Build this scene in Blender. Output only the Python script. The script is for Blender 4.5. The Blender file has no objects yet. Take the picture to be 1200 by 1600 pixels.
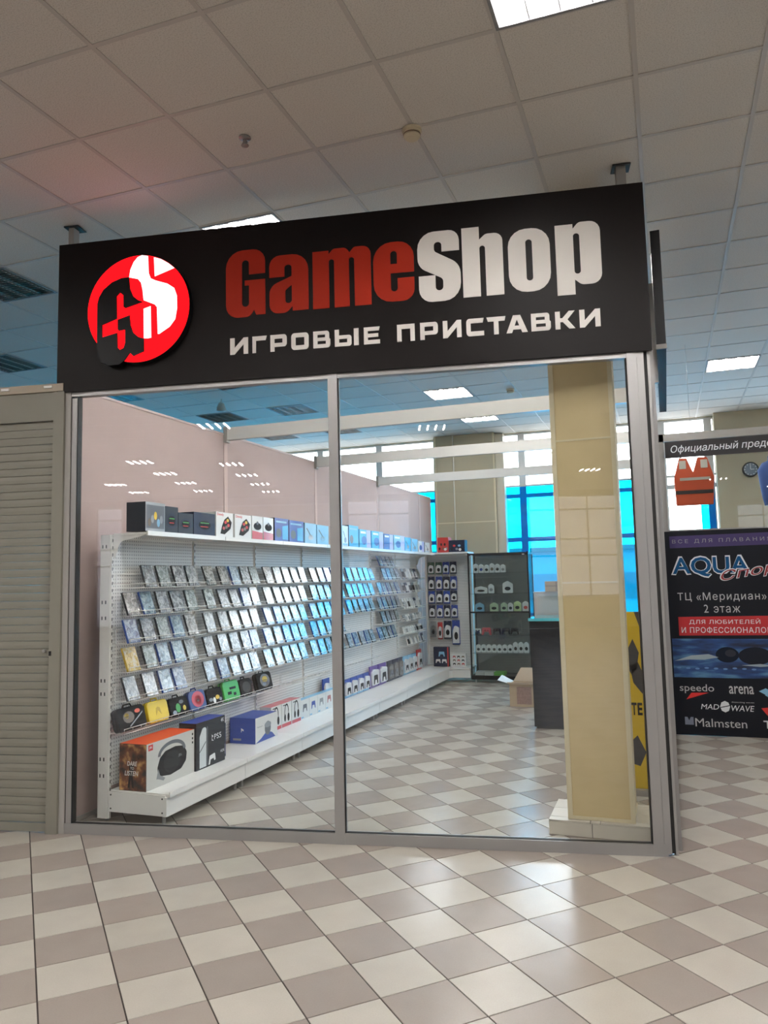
import bpy, bmesh, math, random
from mathutils import Vector, Matrix
random.seed(7)
SC = bpy.context.scene
COL = SC.collection
PI = math.pi

# ------------------------------------------------------------------ camera
CAM = Vector((3.8215, -4.2355, 1.6154))
RIGHT = Vector((0.93974, 0.34107, -0.02353)); UP = Vector((0.05612, -0.08604, 0.99471)); FWD = Vector((-0.33724, 0.93609, 0.09999))
FWD.normalize(); RIGHT = (RIGHT - FWD * RIGHT.dot(FWD)).normalized(); UP = RIGHT.cross(FWD)
FPX, PY0 = 1214.17, 780.83
cd = bpy.data.cameras.new('camera'); cam = bpy.data.objects.new('camera', cd); COL.objects.link(cam)
cd.sensor_fit = 'HORIZONTAL'; cd.sensor_width = 36.0; cd.lens = FPX * 36.0 / 1200.0
cd.shift_y = (PY0 - 800.0) / 1200.0
cd.clip_start = 0.05; cd.clip_end = 300
cam.matrix_world = Matrix((( RIGHT.x, UP.x, -FWD.x, CAM.x), (RIGHT.y, UP.y, -FWD.y, CAM.y), (RIGHT.z, UP.z, -FWD.z, CAM.z), (0, 0, 0, 1)))
SC.camera = cam

def pix(p):
    d = Vector(p) - CAM; w = d.dot(FWD)
    if w <= 0.05: return None
    return 600 + FPX * d.dot(RIGHT) / w, PY0 - FPX * d.dot(UP) / w, w

# ------------------------------------------------------------------ outlines of the print (read once, while the scene is empty)
TEXTS = [('Dendy',1),('DARE',1),('TO',1),('LISTEN',1),('JBL',1),('PS5',1),('4',1),('K',1),('HDR',1),('PlayStation',1),('T',1),('E',1),('ВСЕ ДЛЯ ПЛАВАНИЯ',1.5),('AQUA',1),('Спорт',1),('ТЦ «Меридиан»',1.15),('2 этаж',1.15),
 ('ДЛЯ ЛЮБИТЕЛЕЙ',1.1),('И ПРОФЕССИОНАЛОВ',1.1),('speedo',1),('arena',1),('MAD',1),('WAVE',1),('dissecting waves',1),('Malmsten',1),('TYR',1),('Официальный представитель',1)]
OUTL = {}
def simple(l, depth=0):
    """drop straight-line points and cut a contour that crosses itself into loops that do not"""
    k = [i for i in range(len(l)) if abs((l[i][0]-l[i-1][0])*(l[(i+1) % len(l)][1]-l[i][1]) - (l[i][1]-l[i-1][1])*(l[(i+1) % len(l)][0]-l[i][0])) > 1e-7]
    l = [l[i] for i in k]; n = len(l)
    if n < 3 or abs(sum(l[i-1][0]*l[i][1] - l[i][0]*l[i-1][1] for i in range(n))) < 1e-4: return []
    if depth < 8:
        for i in range(n):
            (ax, ay), (bx, by) = l[i], l[(i+1) % n]
            for j in range(i+2, n):
                if (j+1) % n == i: continue
                (cx, cy), (dx, dy) = l[j], l[(j+1) % n]
                den = (bx-ax)*(dy-cy) - (by-ay)*(dx-cx)
                if abs(den) < 1e-12: continue
                t = ((cx-ax)*(dy-cy) - (cy-ay)*(dx-cx))/den; u = ((cx-ax)*(by-ay) - (cy-ay)*(bx-ax))/den
                if 1e-6 < t < 1-1e-6 and 1e-6 < u < 1-1e-6:
                    p = (ax + t*(bx-ax), ay + t*(by-ay))
                    return simple([p] + l[i+1:j+1], depth+1) + simple(l[:i+1] + [p] + l[j+1:], depth+1)
    return [l]
def read_outlines():
    obs = []
    for body, sp in TEXTS:
        cu = bpy.data.curves.new('t', 'FONT'); cu.body = body; cu.space_character = sp
        o = bpy.data.objects.new('t', cu); COL.objects.link(o); obs.append((body, sp, o, cu))
    dg = bpy.context.evaluated_depsgraph_get()
    for body, sp, o, cu in obs:
        loops = []
        for spl in o.to_curve(dg).splines:
            bp = list(spl.bezier_points); pts = []
            if bp:
                for i, p in enumerate(bp):
                    q = bp[(i+1) % len(bp)]
                    straight = (p.handle_right - p.co).length < 1e-5 and (q.handle_left - q.co).length < 1e-5
                    for k in range(1 if straight else 3):
                        t = k/3; u = 1-t
                        c = p.co*u**3 + p.handle_right*3*u*u*t + q.handle_left*3*u*t*t + q.co*t**3; pts.append((c.x, c.y))
            else: pts = [(p.co.x, p.co.y) for p in spl.points]
            out = []
            for p in pts:
                if not out or (p[0]-out[-1][0])**2 + (p[1]-out[-1][1])**2 > 1e-8: out.append(p)
            loops += simple(out)
        o.to_curve_clear(); OUTL[(body, sp)] = loops
    for _, _, o, cu in obs: bpy.data.objects.remove(o); bpy.data.curves.remove(cu)
read_outlines()

# ------------------------------------------------------------------ world: bright overcast sky
SKY = 12.5
w = bpy.data.worlds.new('overcast_sky'); SC.world = w; w.use_nodes = True
bg = w.node_tree.nodes['Background']; bg.inputs[0].default_value = (0.93, 0.96, 1.0, 1); bg.inputs[1].default_value = SKY
LAMP = 124.0                                   # strength of the fluorescent tubes
SC.view_settings.view_transform = 'Standard'; SC.view_settings.look = 'None'
SC.view_settings.exposure = 0.0; SC.view_settings.gamma = 1.0; SC.view_settings.use_curve_mapping = False
SC.cycles.use_denoising = True
SC.cycles.max_bounces = 8; SC.cycles.diffuse_bounces = 4; SC.cycles.glossy_bounces = 4; SC.cycles.transparent_max_bounces = 16
SC.cycles.sample_clamp_indirect = 4.0; SC.cycles.caustics_reflective = False; SC.cycles.caustics_refractive = False

def portal(name, x, y, z, sx, sz, toward):
    """daylight portal in a window opening (guides sky light, gives none of its own)"""
    l = bpy.data.lights.new(name, 'AREA'); l.shape = 'RECTANGLE'; l.size = sx; l.size_y = sz
    l.cycles.is_portal = True
    o = bpy.data.objects.new(name, l); COL.objects.link(o); o.location = (x, y, z)
    o.rotation_euler = (PI/2 if toward > 0 else -PI/2, 0, 0)
# back windows look to +y: light enters towards -y
HC = 4.136
portal('window_portal', -2.35, 9.6, 2.5, 4.6, 3.2, -1)
portal('window_portal', 2.85, 9.6, 2.5, 3.5, 3.2, -1)
portal('window_portal', -6.7, 9.6, 2.5, 3.6, 3.2, -1)
portal('window_portal', 7.4, 9.6, 2.5, 3.6, 3.2, -1)
portal('window_portal', 1.8, -18.35, 2.5, 2.0, 3.1, 1)
portal('window_portal', 7.6, -18.35, 2.5, 2.8, 3.1, 1)

# ------------------------------------------------------------------ materials
MATS = {}
def new_mat(name):
    m = bpy.data.materials.new(name); m.use_nodes = True; MATS[name] = m
    return m, m.node_tree.nodes, m.node_tree.links, m.node_tree.nodes['Principled BSDF']
def M(name, col=None, rough=0.5, metal=0.0, coat=0.0, noise=0.0, nscale=40.0, bump=0.0, spec=None, emit=None, estr=0.0):
    if name in MATS: return MATS[name]
    m, N, L, b = new_mat(name)
    b.inputs['Base Color'].default_value = (*col, 1); b.inputs['Roughness'].default_value = rough; b.inputs['Metallic'].default_value = metal
    if coat: b.inputs['Coat Weight'].default_value = coat; b.inputs['Coat Roughness'].default_value = 0.05
    if spec is not None: b.inputs['Specular IOR Level'].default_value = spec
    if emit: b.inputs['Emission Color'].default_value = (*emit, 1); b.inputs['Emission Strength'].default_value = estr
    if noise or bump:
        tc = N.new('ShaderNodeTexCoord'); nz = N.new('ShaderNodeTexNoise'); nz.inputs['Scale'].default_value = nscale; nz.inputs['Detail'].default_value = 4
        L.new(tc.outputs['Object'], nz.inputs['Vector'])
        if noise:
            mr = N.new('ShaderNodeMapRange'); mr.inputs['To Min'].default_value = 1 - noise; mr.inputs['To Max'].default_value = 1 + noise
            L.new(nz.outputs['Fac'], mr.inputs['Value'])
            mx = N.new('ShaderNodeMix'); mx.data_type = 'RGBA'; mx.blend_type = 'MULTIPLY'; mx.inputs[0].default_value = 1
            mx.inputs[6].default_value = (*col, 1); L.new(mr.outputs[0], mx.inputs[7]); L.new(mx.outputs[2], b.inputs['Base Color'])
        if bump:
            bp = N.new('ShaderNodeBump'); bp.inputs['Strength'].default_value = bump; bp.inputs['Distance'].default_value = 0.01
            L.new(nz.outputs['Fac'], bp.inputs['Height']); L.new(bp.outputs[0], b.inputs['Normal'])
    return m
def emission(name, col, s):
    m = bpy.data.materials.new(name); m.use_nodes = True; N = m.node_tree.nodes; N.clear()
    e = N.new('ShaderNodeEmission'); o = N.new('ShaderNodeOutputMaterial'); e.inputs[0].default_value = (*col, 1); e.inputs[1].default_value = s
    m.node_tree.links.new(e.outputs[0], o.inputs[0]); MATS[name] = m; return m
def glass(name, tint, r0=0.04, rough=0.0):
    """architectural pane: straight-through tinted transmission plus a Schlick mirror reflection"""
    m = bpy.data.materials.new(name); m.use_nodes = True; N = m.node_tree.nodes; L = m.node_tree.links; N.clear()
    t = N.new('ShaderNodeBsdfTransparent'); t.inputs[0].default_value = (*tint, 1)
    g = N.new('ShaderNodeBsdfGlossy'); g.inputs['Roughness'].default_value = rough
    lw = N.new('ShaderNodeLayerWeight'); lw.inputs[0].default_value = 0.5
    p = N.new('ShaderNodeMath'); p.operation = 'POWER'; p.inputs[1].default_value = 5; L.new(lw.outputs['Facing'], p.inputs[0])
    a = N.new('ShaderNodeMath'); a.operation = 'MULTIPLY_ADD'; a.inputs[1].default_value = 1 - r0; a.inputs[2].default_value = r0; L.new(p.outputs[0], a.inputs[0])
    x = N.new('ShaderNodeMixShader'); L.new(a.outputs[0], x.inputs[0]); L.new(t.outputs[0], x.inputs[1]); L.new(g.outputs[0], x.inputs[2])
    o = N.new('ShaderNodeOutputMaterial'); L.new(x.outputs[0], o.inputs[0]); MATS[name] = m; return m

def tile_mat(name, col):
    """glazed floor tile, each tile a slightly different tone"""
    m, N, L, b = new_mat(name)
    oi = N.new('ShaderNodeObjectInfo'); ge = N.new('ShaderNodeNewGeometry'); tc = N.new('ShaderNodeTexCoord')
    nz = N.new('ShaderNodeTexNoise'); nz.inputs['Scale'].default_value = 5; nz.inputs['Detail'].default_value = 5; L.new(ge.outputs['Position'], nz.inputs['Vector'])
    n2 = N.new('ShaderNodeTexNoise'); n2.inputs['Scale'].default_value = 160; n2.inputs['Detail'].default_value = 2; L.new(ge.outputs['Position'], n2.inputs['Vector'])
    ad = N.new('ShaderNodeMath'); ad.operation = 'MULTIPLY_ADD'; ad.inputs[1].default_value = 0.10; L.new(oi.outputs['Random'], ad.inputs[0]); 
    a2 = N.new('ShaderNodeMath'); a2.operation = 'MULTIPLY_ADD'; a2.inputs[1].default_value = 0.16; a2.inputs[2].default_value = 0.80; L.new(nz.outputs['Fac'], a2.inputs[0])
    a3 = N.new('ShaderNodeMath'); a3.operation = 'MULTIPLY_ADD'; a3.inputs[1].default_value = 0.12; L.new(n2.outputs['Fac'], a3.inputs[0]); L.new(a2.outputs[0], a3.inputs[2])
    L.new(a3.outputs[0], ad.inputs[2])
    mx = N.new('ShaderNodeMix'); mx.data_type = 'RGBA'; mx.blend_type = 'MULTIPLY'; mx.inputs[0].default_value = 1; mx.inputs[6].default_value = (*col, 1)
    L.new(ad.outputs[0], mx.inputs[7]); L.new(mx.outputs[2], b.inputs['Base Color'])
    mr = N.new('ShaderNodeMapRange'); mr.inputs['To Min'].default_value = 0.14; mr.inputs['To Max'].default_value = 0.30; L.new(nz.outputs['Fac'], mr.inputs['Value']); L.new(mr.outputs[0], b.inputs['Roughness'])
    bp = N.new('ShaderNodeBump'); bp.inputs['Strength'].default_value = 0.05; bp.inputs['Distance'].default_value = 0.004; L.new(nz.outputs['Fac'], bp.inputs['Height']); L.new(bp.outputs[0], b.inputs['Normal'])
    return m
T_LIGHT = tile_mat('light_floor_tile', (0.475, 0.44, 0.385)); T_DARK = tile_mat('brown_floor_tile', (0.335, 0.287, 0.255))

def ceiling_tile_mat():
    m, N, L, b = new_mat('mineral_ceiling_tile')
    ge = N.new('ShaderNodeNewGeometry'); n2 = N.new('ShaderNodeTexNoise'); n2.inputs['Scale'].default_value = 150; n2.inputs['Detail'].default_value = 3; n2.inputs['Roughness'].default_value = 0.7
    L.new(ge.outputs['Position'], n2.inputs['Vector'])
    cr = N.new('ShaderNodeValToRGB'); cr.color_ramp.elements[0].position = 0.30; cr.color_ramp.elements[0].color = (0.46, 0.43, 0.39, 1); cr.color_ramp.elements[1].position = 0.52; cr.color_ramp.elements[1].color = (0.68, 0.645, 0.60, 1)
    L.new(n2.outputs['Fac'], cr.inputs[0]); L.new(cr.outputs[0], b.inputs['Base Color']); b.inputs['Roughness'].default_value = 0.95
    b.inputs['Specular IOR Level'].default_value = 0.1
    return m
M_CT = ceiling_tile_mat()

def perforated_mat():
    m, N, L, b = new_mat('white_perforated_steel')
    tc = N.new('ShaderNodeTexCoord'); sp = N.new('ShaderNodeSeparateXYZ'); L.new(tc.outputs['Object'], sp.inputs[0])
    def wave(out):
        a = N.new('ShaderNodeMath'); a.operation = 'MULTIPLY'; a.inputs[1].default_value = 2 * PI / 0.025; L.new(out, a.inputs[0])
        s = N.new('ShaderNodeMath'); s.operation = 'COSINE'; L.new(a.outputs[0], s.inputs[0]); return s
    ad = N.new('ShaderNodeMath'); ad.operation = 'ADD'; L.new(wave(sp.outputs['Y']).outputs[0], ad.inputs[0]); L.new(wave(sp.outputs['Z']).outputs[0], ad.inputs[1])
    gt = N.new('ShaderNodeMath'); gt.operation = 'GREATER_THAN'; gt.inputs[1].default_value = 0.95; L.new(ad.outputs[0], gt.inputs[0])
    mx = N.new('ShaderNodeMix'); mx.data_type = 'RGBA'; mx.inputs[6].default_value = (0.80, 0.79, 0.77, 1); mx.inputs[7].default_value = (0.38, 0.38, 0.37, 1)
    L.new(gt.outputs[0], mx.inputs[0]); L.new(mx.outputs[2], b.inputs['Base Color']); b.inputs['Roughness'].default_value = 0.4
    return m
M_PERF = perforated_mat()

def cover_mat(name, dark, mid, lite, scale=26):
    """shrink-wrapped printed cover: busy print under crinkled clear film, different on every case"""
    m, N, L, b = new_mat(name)
    tc = N.new('ShaderNodeTexCoord'); oi = N.new('ShaderNodeObjectInfo')
    ml = N.new('ShaderNodeMath'); ml.operation = 'MULTIPLY'; ml.inputs[1].default_value = 70; L.new(oi.outputs['Random'], ml.inputs[0])
    av = N.new('ShaderNodeVectorMath'); av.operation = 'ADD'; L.new(tc.outputs['Object'], av.inputs[0]); L.new(ml.outputs[0], av.inputs[1])
    nz = N.new('ShaderNodeTexNoise'); nz.inputs['Scale'].default_value = scale; nz.inputs['Detail'].default_value = 5; nz.inputs['Roughness'].default_value = 0.65; nz.inputs['Distortion'].default_value = 1.2
    L.new(av.outputs[0], nz.inputs['Vector'])
    cr = N.new('ShaderNodeValToRGB'); e = cr.color_ramp.elements; e[0].position = 0.36; e[0].color = (*dark, 1); e[1].position = 0.60; e[1].color = (*lite, 1)
    k = e.new(0.47); k.color = (*mid, 1)
    L.new(nz.outputs['Fac'], cr.inputs[0])
    hs = N.new('ShaderNodeHueSaturation'); hs.inputs['Value'].default_value = 0.72; ma = N.new('ShaderNodeMapRange'); ma.inputs['To Min'].default_value = 0.465; ma.inputs['To Max'].default_value = 0.535; L.new(oi.outputs['Random'], ma.inputs['Value'])
    L.new(ma.outputs[0], hs.inputs['Hue']); L.new(cr.outputs[0], hs.inputs['Color']); L.new(hs.outputs[0], b.inputs['Base Color'])
    b.inputs['Roughness'].default_value = 0.35; b.inputs['Specular IOR Level'].default_value = 0.25; b.inputs['Coat Weight'].default_value = 1.0; b.inputs['Coat Roughness'].default_value = 0.07; b.inputs['Coat IOR'].default_value = 1.9
    n2 = N.new('ShaderNodeTexNoise'); n2.inputs['Scale'].default_value = 30; n2.inputs['Detail'].default_value = 2; n2.inputs['Distortion'].default_value = 2; L.new(av.outputs[0], n2.inputs['Vector'])
    bp = N.new('ShaderNodeBump'); bp.inputs['Strength'].default_value = 0.35; bp.inputs['Distance'].default_value = 0.004; L.new(n2.outputs['Fac'], bp.inputs['Height']); L.new(bp.outputs[0], b.inputs['Coat Normal'])
    return m
COV = [cover_mat('case_cover_silver', (0.02, 0.024, 0.035), (0.20, 0.22, 0.25), (0.60, 0.62, 0.65)),
       cover_mat('case_cover_blue', (0.012, 0.022, 0.07), (0.10, 0.19, 0.32), (0.48, 0.58, 0.68)),
       cover_mat('case_cover_warm', (0.03, 0.026, 0.022), (0.26, 0.24, 0.22), (0.64, 0.61, 0.58)),
       cover_mat('case_cover_green', (0.015, 0.035, 0.032), (0.18, 0.23, 0.22), (0.56, 0.61, 0.60)),
       cover_mat('case_cover_yellow', (0.20, 0.12, 0.02), (0.75, 0.55, 0.06), (0.80, 0.74, 0.55))]

ALU = M('satin_aluminium', (0.36, 0.355, 0.35), 0.32, 0.5)
ALU2 = M('painted_grey_frame', (0.33, 0.32, 0.30), 0.45)
GASKET = M('black_rubber_gasket', (0.01, 0.01, 0.01), 0.6)
WHITE = M('white_powder_coat', (0.80, 0.79, 0.765), 0.22)
WIRE = M('white_wire', (0.80, 0.80, 0.78), 0.35)
BLACK = M('black_plastic', (0.010, 0.010, 0.012), 0.4, spec=0.25)
SHOPGLASS = glass('storefront_glass', (0.975, 0.985, 0.98), 0.045)
CLEAR = glass('clear_window_glass', (0.97, 0.98, 0.98), 0.03)
FILM = glass('blue_window_film', (0.01, 0.72, 0.99), 0.03)
DIMGLASS = glass('dimming_tint_glass', (0.36, 0.36, 0.38), 0.03)  # tint made up to dim the rear windows' reflection in the shop glass
CABGLASS = glass('cabinet_glass', (0.92, 0.95, 0.94), 0.04)
PINK = M('pink_beige_fabric', (0.47, 0.365, 0.345), 0.85, noise=0.05, nscale=6, bump=0.15)
CREAM = M('cream_wall_paint', (0.62, 0.55, 0.40), 0.8, noise=0.04, nscale=8)
TAN = M('tan_column_panel', (0.60, 0.47, 0.255), 0.45, noise=0.08, nscale=7)
TAN2 = M('greyish_tan_column', (0.44, 0.385, 0.27), 0.6, noise=0.05, nscale=5)
TRIM = M('pale_corner_trim', (0.66, 0.58, 0.40), 0.5)
BEIGE = M('beige_shutter_steel', (0.23, 0.22, 0.185), 0.5, noise=0.03, nscale=5)

# ------------------------------------------------------------------ mesh helpers
class MB:
    def __init__(s): s.v = []; s.f = []; s.m = []
    def face(s, pts, mi=0):
        n = len(s.v); s.v += [tuple(p) for p in pts]; s.f.append(tuple(range(n, n + len(pts)))); s.m.append(mi)
    def box(s, x0, x1, y0, y1, z0, z1, mi=0, mf=None):
        """mf: dict of face -> material index ('-x','+x','-y','+y','-z','+z')"""
        n = len(s.v); s.v += [(x0,y0,z0),(x1,y0,z0),(x1,y1,z0),(x0,y1,z0),(x0,y0,z1),(x1,y0,z1),(x1,y1,z1),(x0,y1,z1)]
        for k, q in (('-z',(0,3,2,1)),('+z',(4,5,6,7)),('-y',(0,1,5,4)),('+x',(1,2,6,5)),('+y',(2,3,7,6)),('-x',(3,0,4,7))):
            s.f.append(tuple(n + i for i in q)); s.m.append((mf or {}).get(k, mi))
        return s
    def prism(s, loop, a, b, axis='y', mi=0):
        """2-D loop (u,v) extruded along an axis between a and b; axis y: (u,t,v), axis x: (t,u,v), axis z: (u,v,t)"""
        P = {'y': lambda u, v, t: (u, t, v), 'x': lambda u, v, t: (t, u, v), 'z': lambda u, v, t: (u, v, t)}[axis]
        n = len(s.v); k = len(loop)
        s.v += [P(u, v, a) for u, v in loop] + [P(u, v, b) for u, v in loop]
        s.f.append(tuple(range(n, n + k))); s.m.append(mi); s.f.append(tuple(range(n + 2*k - 1, n + k - 1, -1))); s.m.append(mi)
        for i in range(k):
            j = (i + 1) % k; s.f.append((n + i, n + k + i, n + k + j, n + j)); s.m.append(mi)
        return s
    def tube(s, pts, r, seg=6, mi=0, cap=True):
        pts = [Vector(p) for p in pts]; n0 = len(s.v); fr = None
        for i, p in enumerate(pts):
            t = (pts[min(i+1, len(pts)-1)] - pts[max(i-1, 0)]).normalized()
            a = Vector((0,0,1)) if abs(t.z) < 0.9 else Vector((1,0,0))
            u = t.cross(a).normalized(); v = t.cross(u)
            for k in range(seg):
                c = 2*PI*k/seg; s.v.append(tuple(p + u*(r*math.cos(c)) + v*(r*math.sin(c))))
        for i in range(len(pts)-1):
            for k in range(seg):
                k2 = (k+1) % seg; s.f.append((n0+i*seg+k, n0+(i+1)*seg+k, n0+(i+1)*seg+k2, n0+i*seg+k2)); s.m.append(mi)
        if cap:
            s.f.append(tuple(n0 + k for k in range(seg))); s.m.append(mi)
            e = n0 + (len(pts)-1)*seg; s.f.append(tuple(e + k for k in range(seg-1, -1, -1))); s.m.append(mi)
        return s
    def lathe(s, prof, seg=20, c=(0,0,0), mi=0, axis='z'):
        n0 = len(s.v)
        for r, h in prof:
            for k in range(seg):
                a = 2*PI*k/seg; x, y = r*math.cos(a), r*math.sin(a)
                p = (x, y, h) if axis == 'z' else (x, h, y)
                s.v.append((c[0]+p[0], c[1]+p[1], c[2]+p[2]))
        for i in range(len(prof)-1):
            for k in range(seg):
                k2 = (k+1) % seg; s.f.append((n0+i*seg+k, n0+i*seg+k2, n0+(i+1)*seg+k2, n0+(i+1)*seg+k)); s.m.append(mi)
        s.f.append(tuple(n0+k for k in range(seg-1,-1,-1))); s.m.append(mi)
        e = n0+(len(prof)-1)*seg; s.f.append(tuple(e+k for k in range(seg))); s.m.append(mi)
        return s
    def mesh(s, name, mats, smooth=False, bevel=0.0):
        me = bpy.data.meshes.new(name); me.from_pydata(s.v, [], s.f)
        for m in (mats if isinstance(mats, (list, tuple)) else [mats]): me.materials.append(m)
        me.polygons.foreach_set('material_index', s.m)
        bm = bmesh.new(); bm.from_mesh(me)
        bmesh.ops.recalc_face_normals(bm, faces=bm.faces)
        if bevel: bmesh.ops.bevel(bm, geom=[e for e in bm.edges if e.calc_face_angle(0) > 0.6], offset=bevel, segments=2, profile=0.6, affect='EDGES')
        bm.to_mesh(me); bm.free()
        if smooth: me.polygons.foreach_set('use_smooth', [True]*len(me.polygons))
        me.update(); return me
def link(name, me, parent=None, loc=(0,0,0), rot=(0,0,0)):
    o = bpy.data.objects.new(name, me); COL.objects.link(o); o.location = loc; o.rotation_euler = rot
    if parent: o.parent = parent
    return o
def tag(o, label=None, cat=None, group=None, kind=None):
    if label: o['label'] = label
    if cat: o['category'] = cat
    if group: o['group'] = group
    if kind: o['kind'] = kind
    return o
def thing(name, label, cat, loc=(0,0,0), rz=0.0, group=None):
    return tag(link(name, None, None, loc, (0,0,rz)), label, cat, group)
def part(name, mb, mats, parent, **kw): return link(name, mb.mesh(name, mats, **kw), parent)
def struct(name, mb, mats, **kw): return tag(link(name, mb.mesh(name, mats, **kw)), kind='structure')
def B(*a, mi=0, mf=None): return MB().box(*a, mi=mi, mf=mf)
def copy_tree(o, parent=None):
    c = o.copy(); COL.objects.link(c)
    if parent: c.parent = parent
    for ch in list(o.children): copy_tree(ch, c)
    return c

def rp(pts, seg=5):
    """polygon with filleted corners; pts (x, y[, r])"""
    out = []; n = len(pts)
    for i in range(n):
        p = Vector(pts[i][:2]); r = pts[i][2] if len(pts[i]) > 2 else 0
        if not r: out.append(tuple(p)); continue
        a = Vector(pts[i-1][:2]) - p; b = Vector(pts[(i+1) % n][:2]) - p; la, lb = a.length, b.length; a /= la; b /= lb
        ang = a.angle(b); d = min(r / math.tan(ang/2), la*0.499, lb*0.499); rr = d * math.tan(ang/2)
        c = p + (a + b).normalized() * (rr / math.sin(ang/2)); s = p + a*d; e = p + b*d
        a0 = math.atan2(s.y-c.y, s.x-c.x); a1 = math.atan2(e.y-c.y, e.x-c.x); da = (a1 - a0 + PI) % (2*PI) - PI
        for k in range(seg+1): t = a0 + da*k/seg; out.append((c.x + rr*math.cos(t), c.y + rr*math.sin(t)))
    return out
def flat_shape(name, loops, depth, mat, parent=None, front=0.0, face='-y', bevel=0.0):
    """outline with holes -> solid plate.  loops in (u,v); face -y: plate from y=front back to front+depth; face +x: seen from +x, u along +y"""
    from mathutils.geometry import tessellate_polygon
    area = lambda l: sum(l[i-1][0]*l[i][1] - l[i][0]*l[i-1][1] for i in range(len(l)))
    loops = [list(l) if (area(l) > 0) == (i == 0) else list(l)[::-1] for i, l in enumerate(loops)]
    tri = tessellate_polygon([[Vector((p[0], p[1], 0)) for p in l] for l in loops])
    flat = [p for l in loops for p in l]; n = len(flat); d = depth/2
    vs = [(p[0], p[1], d) for p in flat] + [(p[0], p[1], -d) for p in flat]; fs = []
    for t in tri:
        (x0, y0), (x1, y1), (x2, y2) = (flat[i][:2] for i in t)
        if (x1-x0)*(y2-y0) - (x2-x0)*(y1-y0) < 0: t = t[::-1]
        fs.append(tuple(t)); fs.append(tuple(i + n for i in t[::-1]))
    o0 = 0
    for l in loops:
        k = len(l)
        for i in range(k): j = (i+1) % k; fs.append((o0+i, o0+i+n, o0+j+n, o0+j))
        o0 += k
    me = bpy.data.meshes.new(name); me.from_pydata(vs, [], fs)
    return finish_flat(name, me, depth, mat, parent, front, face)
def finish_flat(name, me, depth, mat, parent, front, face):
    for v in me.vertices:
        x, y, z = v.co
        if face == '-y': v.co = (x, front + depth/2 - z, y)
        elif face == '+x': v.co = (front - depth/2 + z, x, y)
        elif face == '+y': v.co = (-x, front - depth/2 + z, y)
        else: v.co = (x, y, front - depth/2 + z)
    me.name = name; me.materials.clear(); me.materials.append(mat)
    for p in me.polygons: p.material_index = 0
    me.update()
    return link(name, me, parent)
def lettering(name, body, box, mat, parent, front=0.0, depth=0.002, face='-y', bold=0.0, shear=0.0, rot=0.0, spacing=1.0, wid=None):
    """a line of print fitted into box (u0,u1,v0,v1)"""
    loops = OUTL[(body, spacing)]
    area = lambda l: .5*sum(l[i-1][0]*l[i][1] - l[i][0]*l[i-1][1] for i in range(len(l)))
    ars = [area(l) for l in loops]
    def grow(l, a):                                   # move the outline outwards by bold (a hole shrinks)
        if not bold: return l
        n = len(l); out = []; sgn = 1 if a > 0 else -1
        for i in range(n):
            d0 = Vector(l[i]) - Vector(l[i-1]); d1 = Vector(l[(i+1) % n]) - Vector(l[i])
            if d0.length < 1e-7 or d1.length < 1e-7: out.append(l[i]); continue
            d0.normalize(); d1.normalize(); nn = Vector((d0.y, -d0.x)) + Vector((d1.y, -d1.x))
            if nn.length < .5: out.append(l[i]); continue
            nn.normalize(); c = max(.85, nn.dot(Vector((d0.y, -d0.x)))); out.append((l[i][0] + sgn*nn.x*bold/c, l[i][1] + sgn*nn.y*bold/c))
        return out
    def inside(p, l):
        r = False
        for i in range(len(l)):
            (xa, ya), (xb, yb) = l[i-1], l[i]
            if (ya > p[1]) != (yb > p[1]) and p[0] < (xb-xa)*(p[1]-ya)/(yb-ya) + xa: r = not r
        return r
    groups = {}; holes = {}
    for i, a_ in enumerate(ars):
        cand = [k for k in range(len(ars)) if k != i and ars[k]*a_ < 0 and abs(ars[k]) > abs(a_) and inside(loops[i][0], loops[k])]
        if cand: holes[i] = min(cand, key=lambda k: abs(ars[k]))
        else: groups[i] = [i]
    for i, k in holes.items():
        if k in groups: groups[k].append(i)
    big = [grow(l, ars[holes[i]] if i in holes else a_) for i, (l, a_) in enumerate(zip(loops, ars))]
    big = [[(x + shear*y, y) for x, y in l] for l in big]
    xs = [p[0] for l in big for p in l]; ys = [p[1] for l in big for p in l]
    u0, u1, v0, v1 = box; sx = (u1-u0)/(max(xs)-min(xs)); sy = (v1-v0)/(max(ys)-min(ys)); mx, my = min(xs), min(ys); c, sn = math.cos(rot), math.sin(rot)
    bm = bmesh.new()
    for i, g in groups.items():
        edges = []
        for q in g:
            vv = [bm.verts.new((u0 + (x-mx)*sx*c - (y-my)*sy*sn, v0 + (x-mx)*sx*sn + (y-my)*sy*c, 0)) for x, y in big[q]]
            edges += [bm.edges.new((vv[k-1], vv[k])) for k in range(len(vv))]
        bmesh.ops.triangle_fill(bm, use_beauty=True, use_dissolve=False, edges=edges, normal=(0, 0, 1))
    bmesh.ops.recalc_face_normals(bm, faces=bm.faces)
    for f in bm.faces:
        if f.normal.z < 0: f.normal_flip()
    me = bpy.data.meshes.new(name); bm.to_mesh(me); bm.free()
    return finish_flat(name, me, 0.0, mat, parent, front, face)

ORD = ['first','second','third','fourth','fifth','sixth','seventh','eighth','ninth','tenth','eleventh','twelfth']

# ================================================================== SETTING
X0, X1, YB, YF = -9.0, 9.6, -18.2, 9.45
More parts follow.
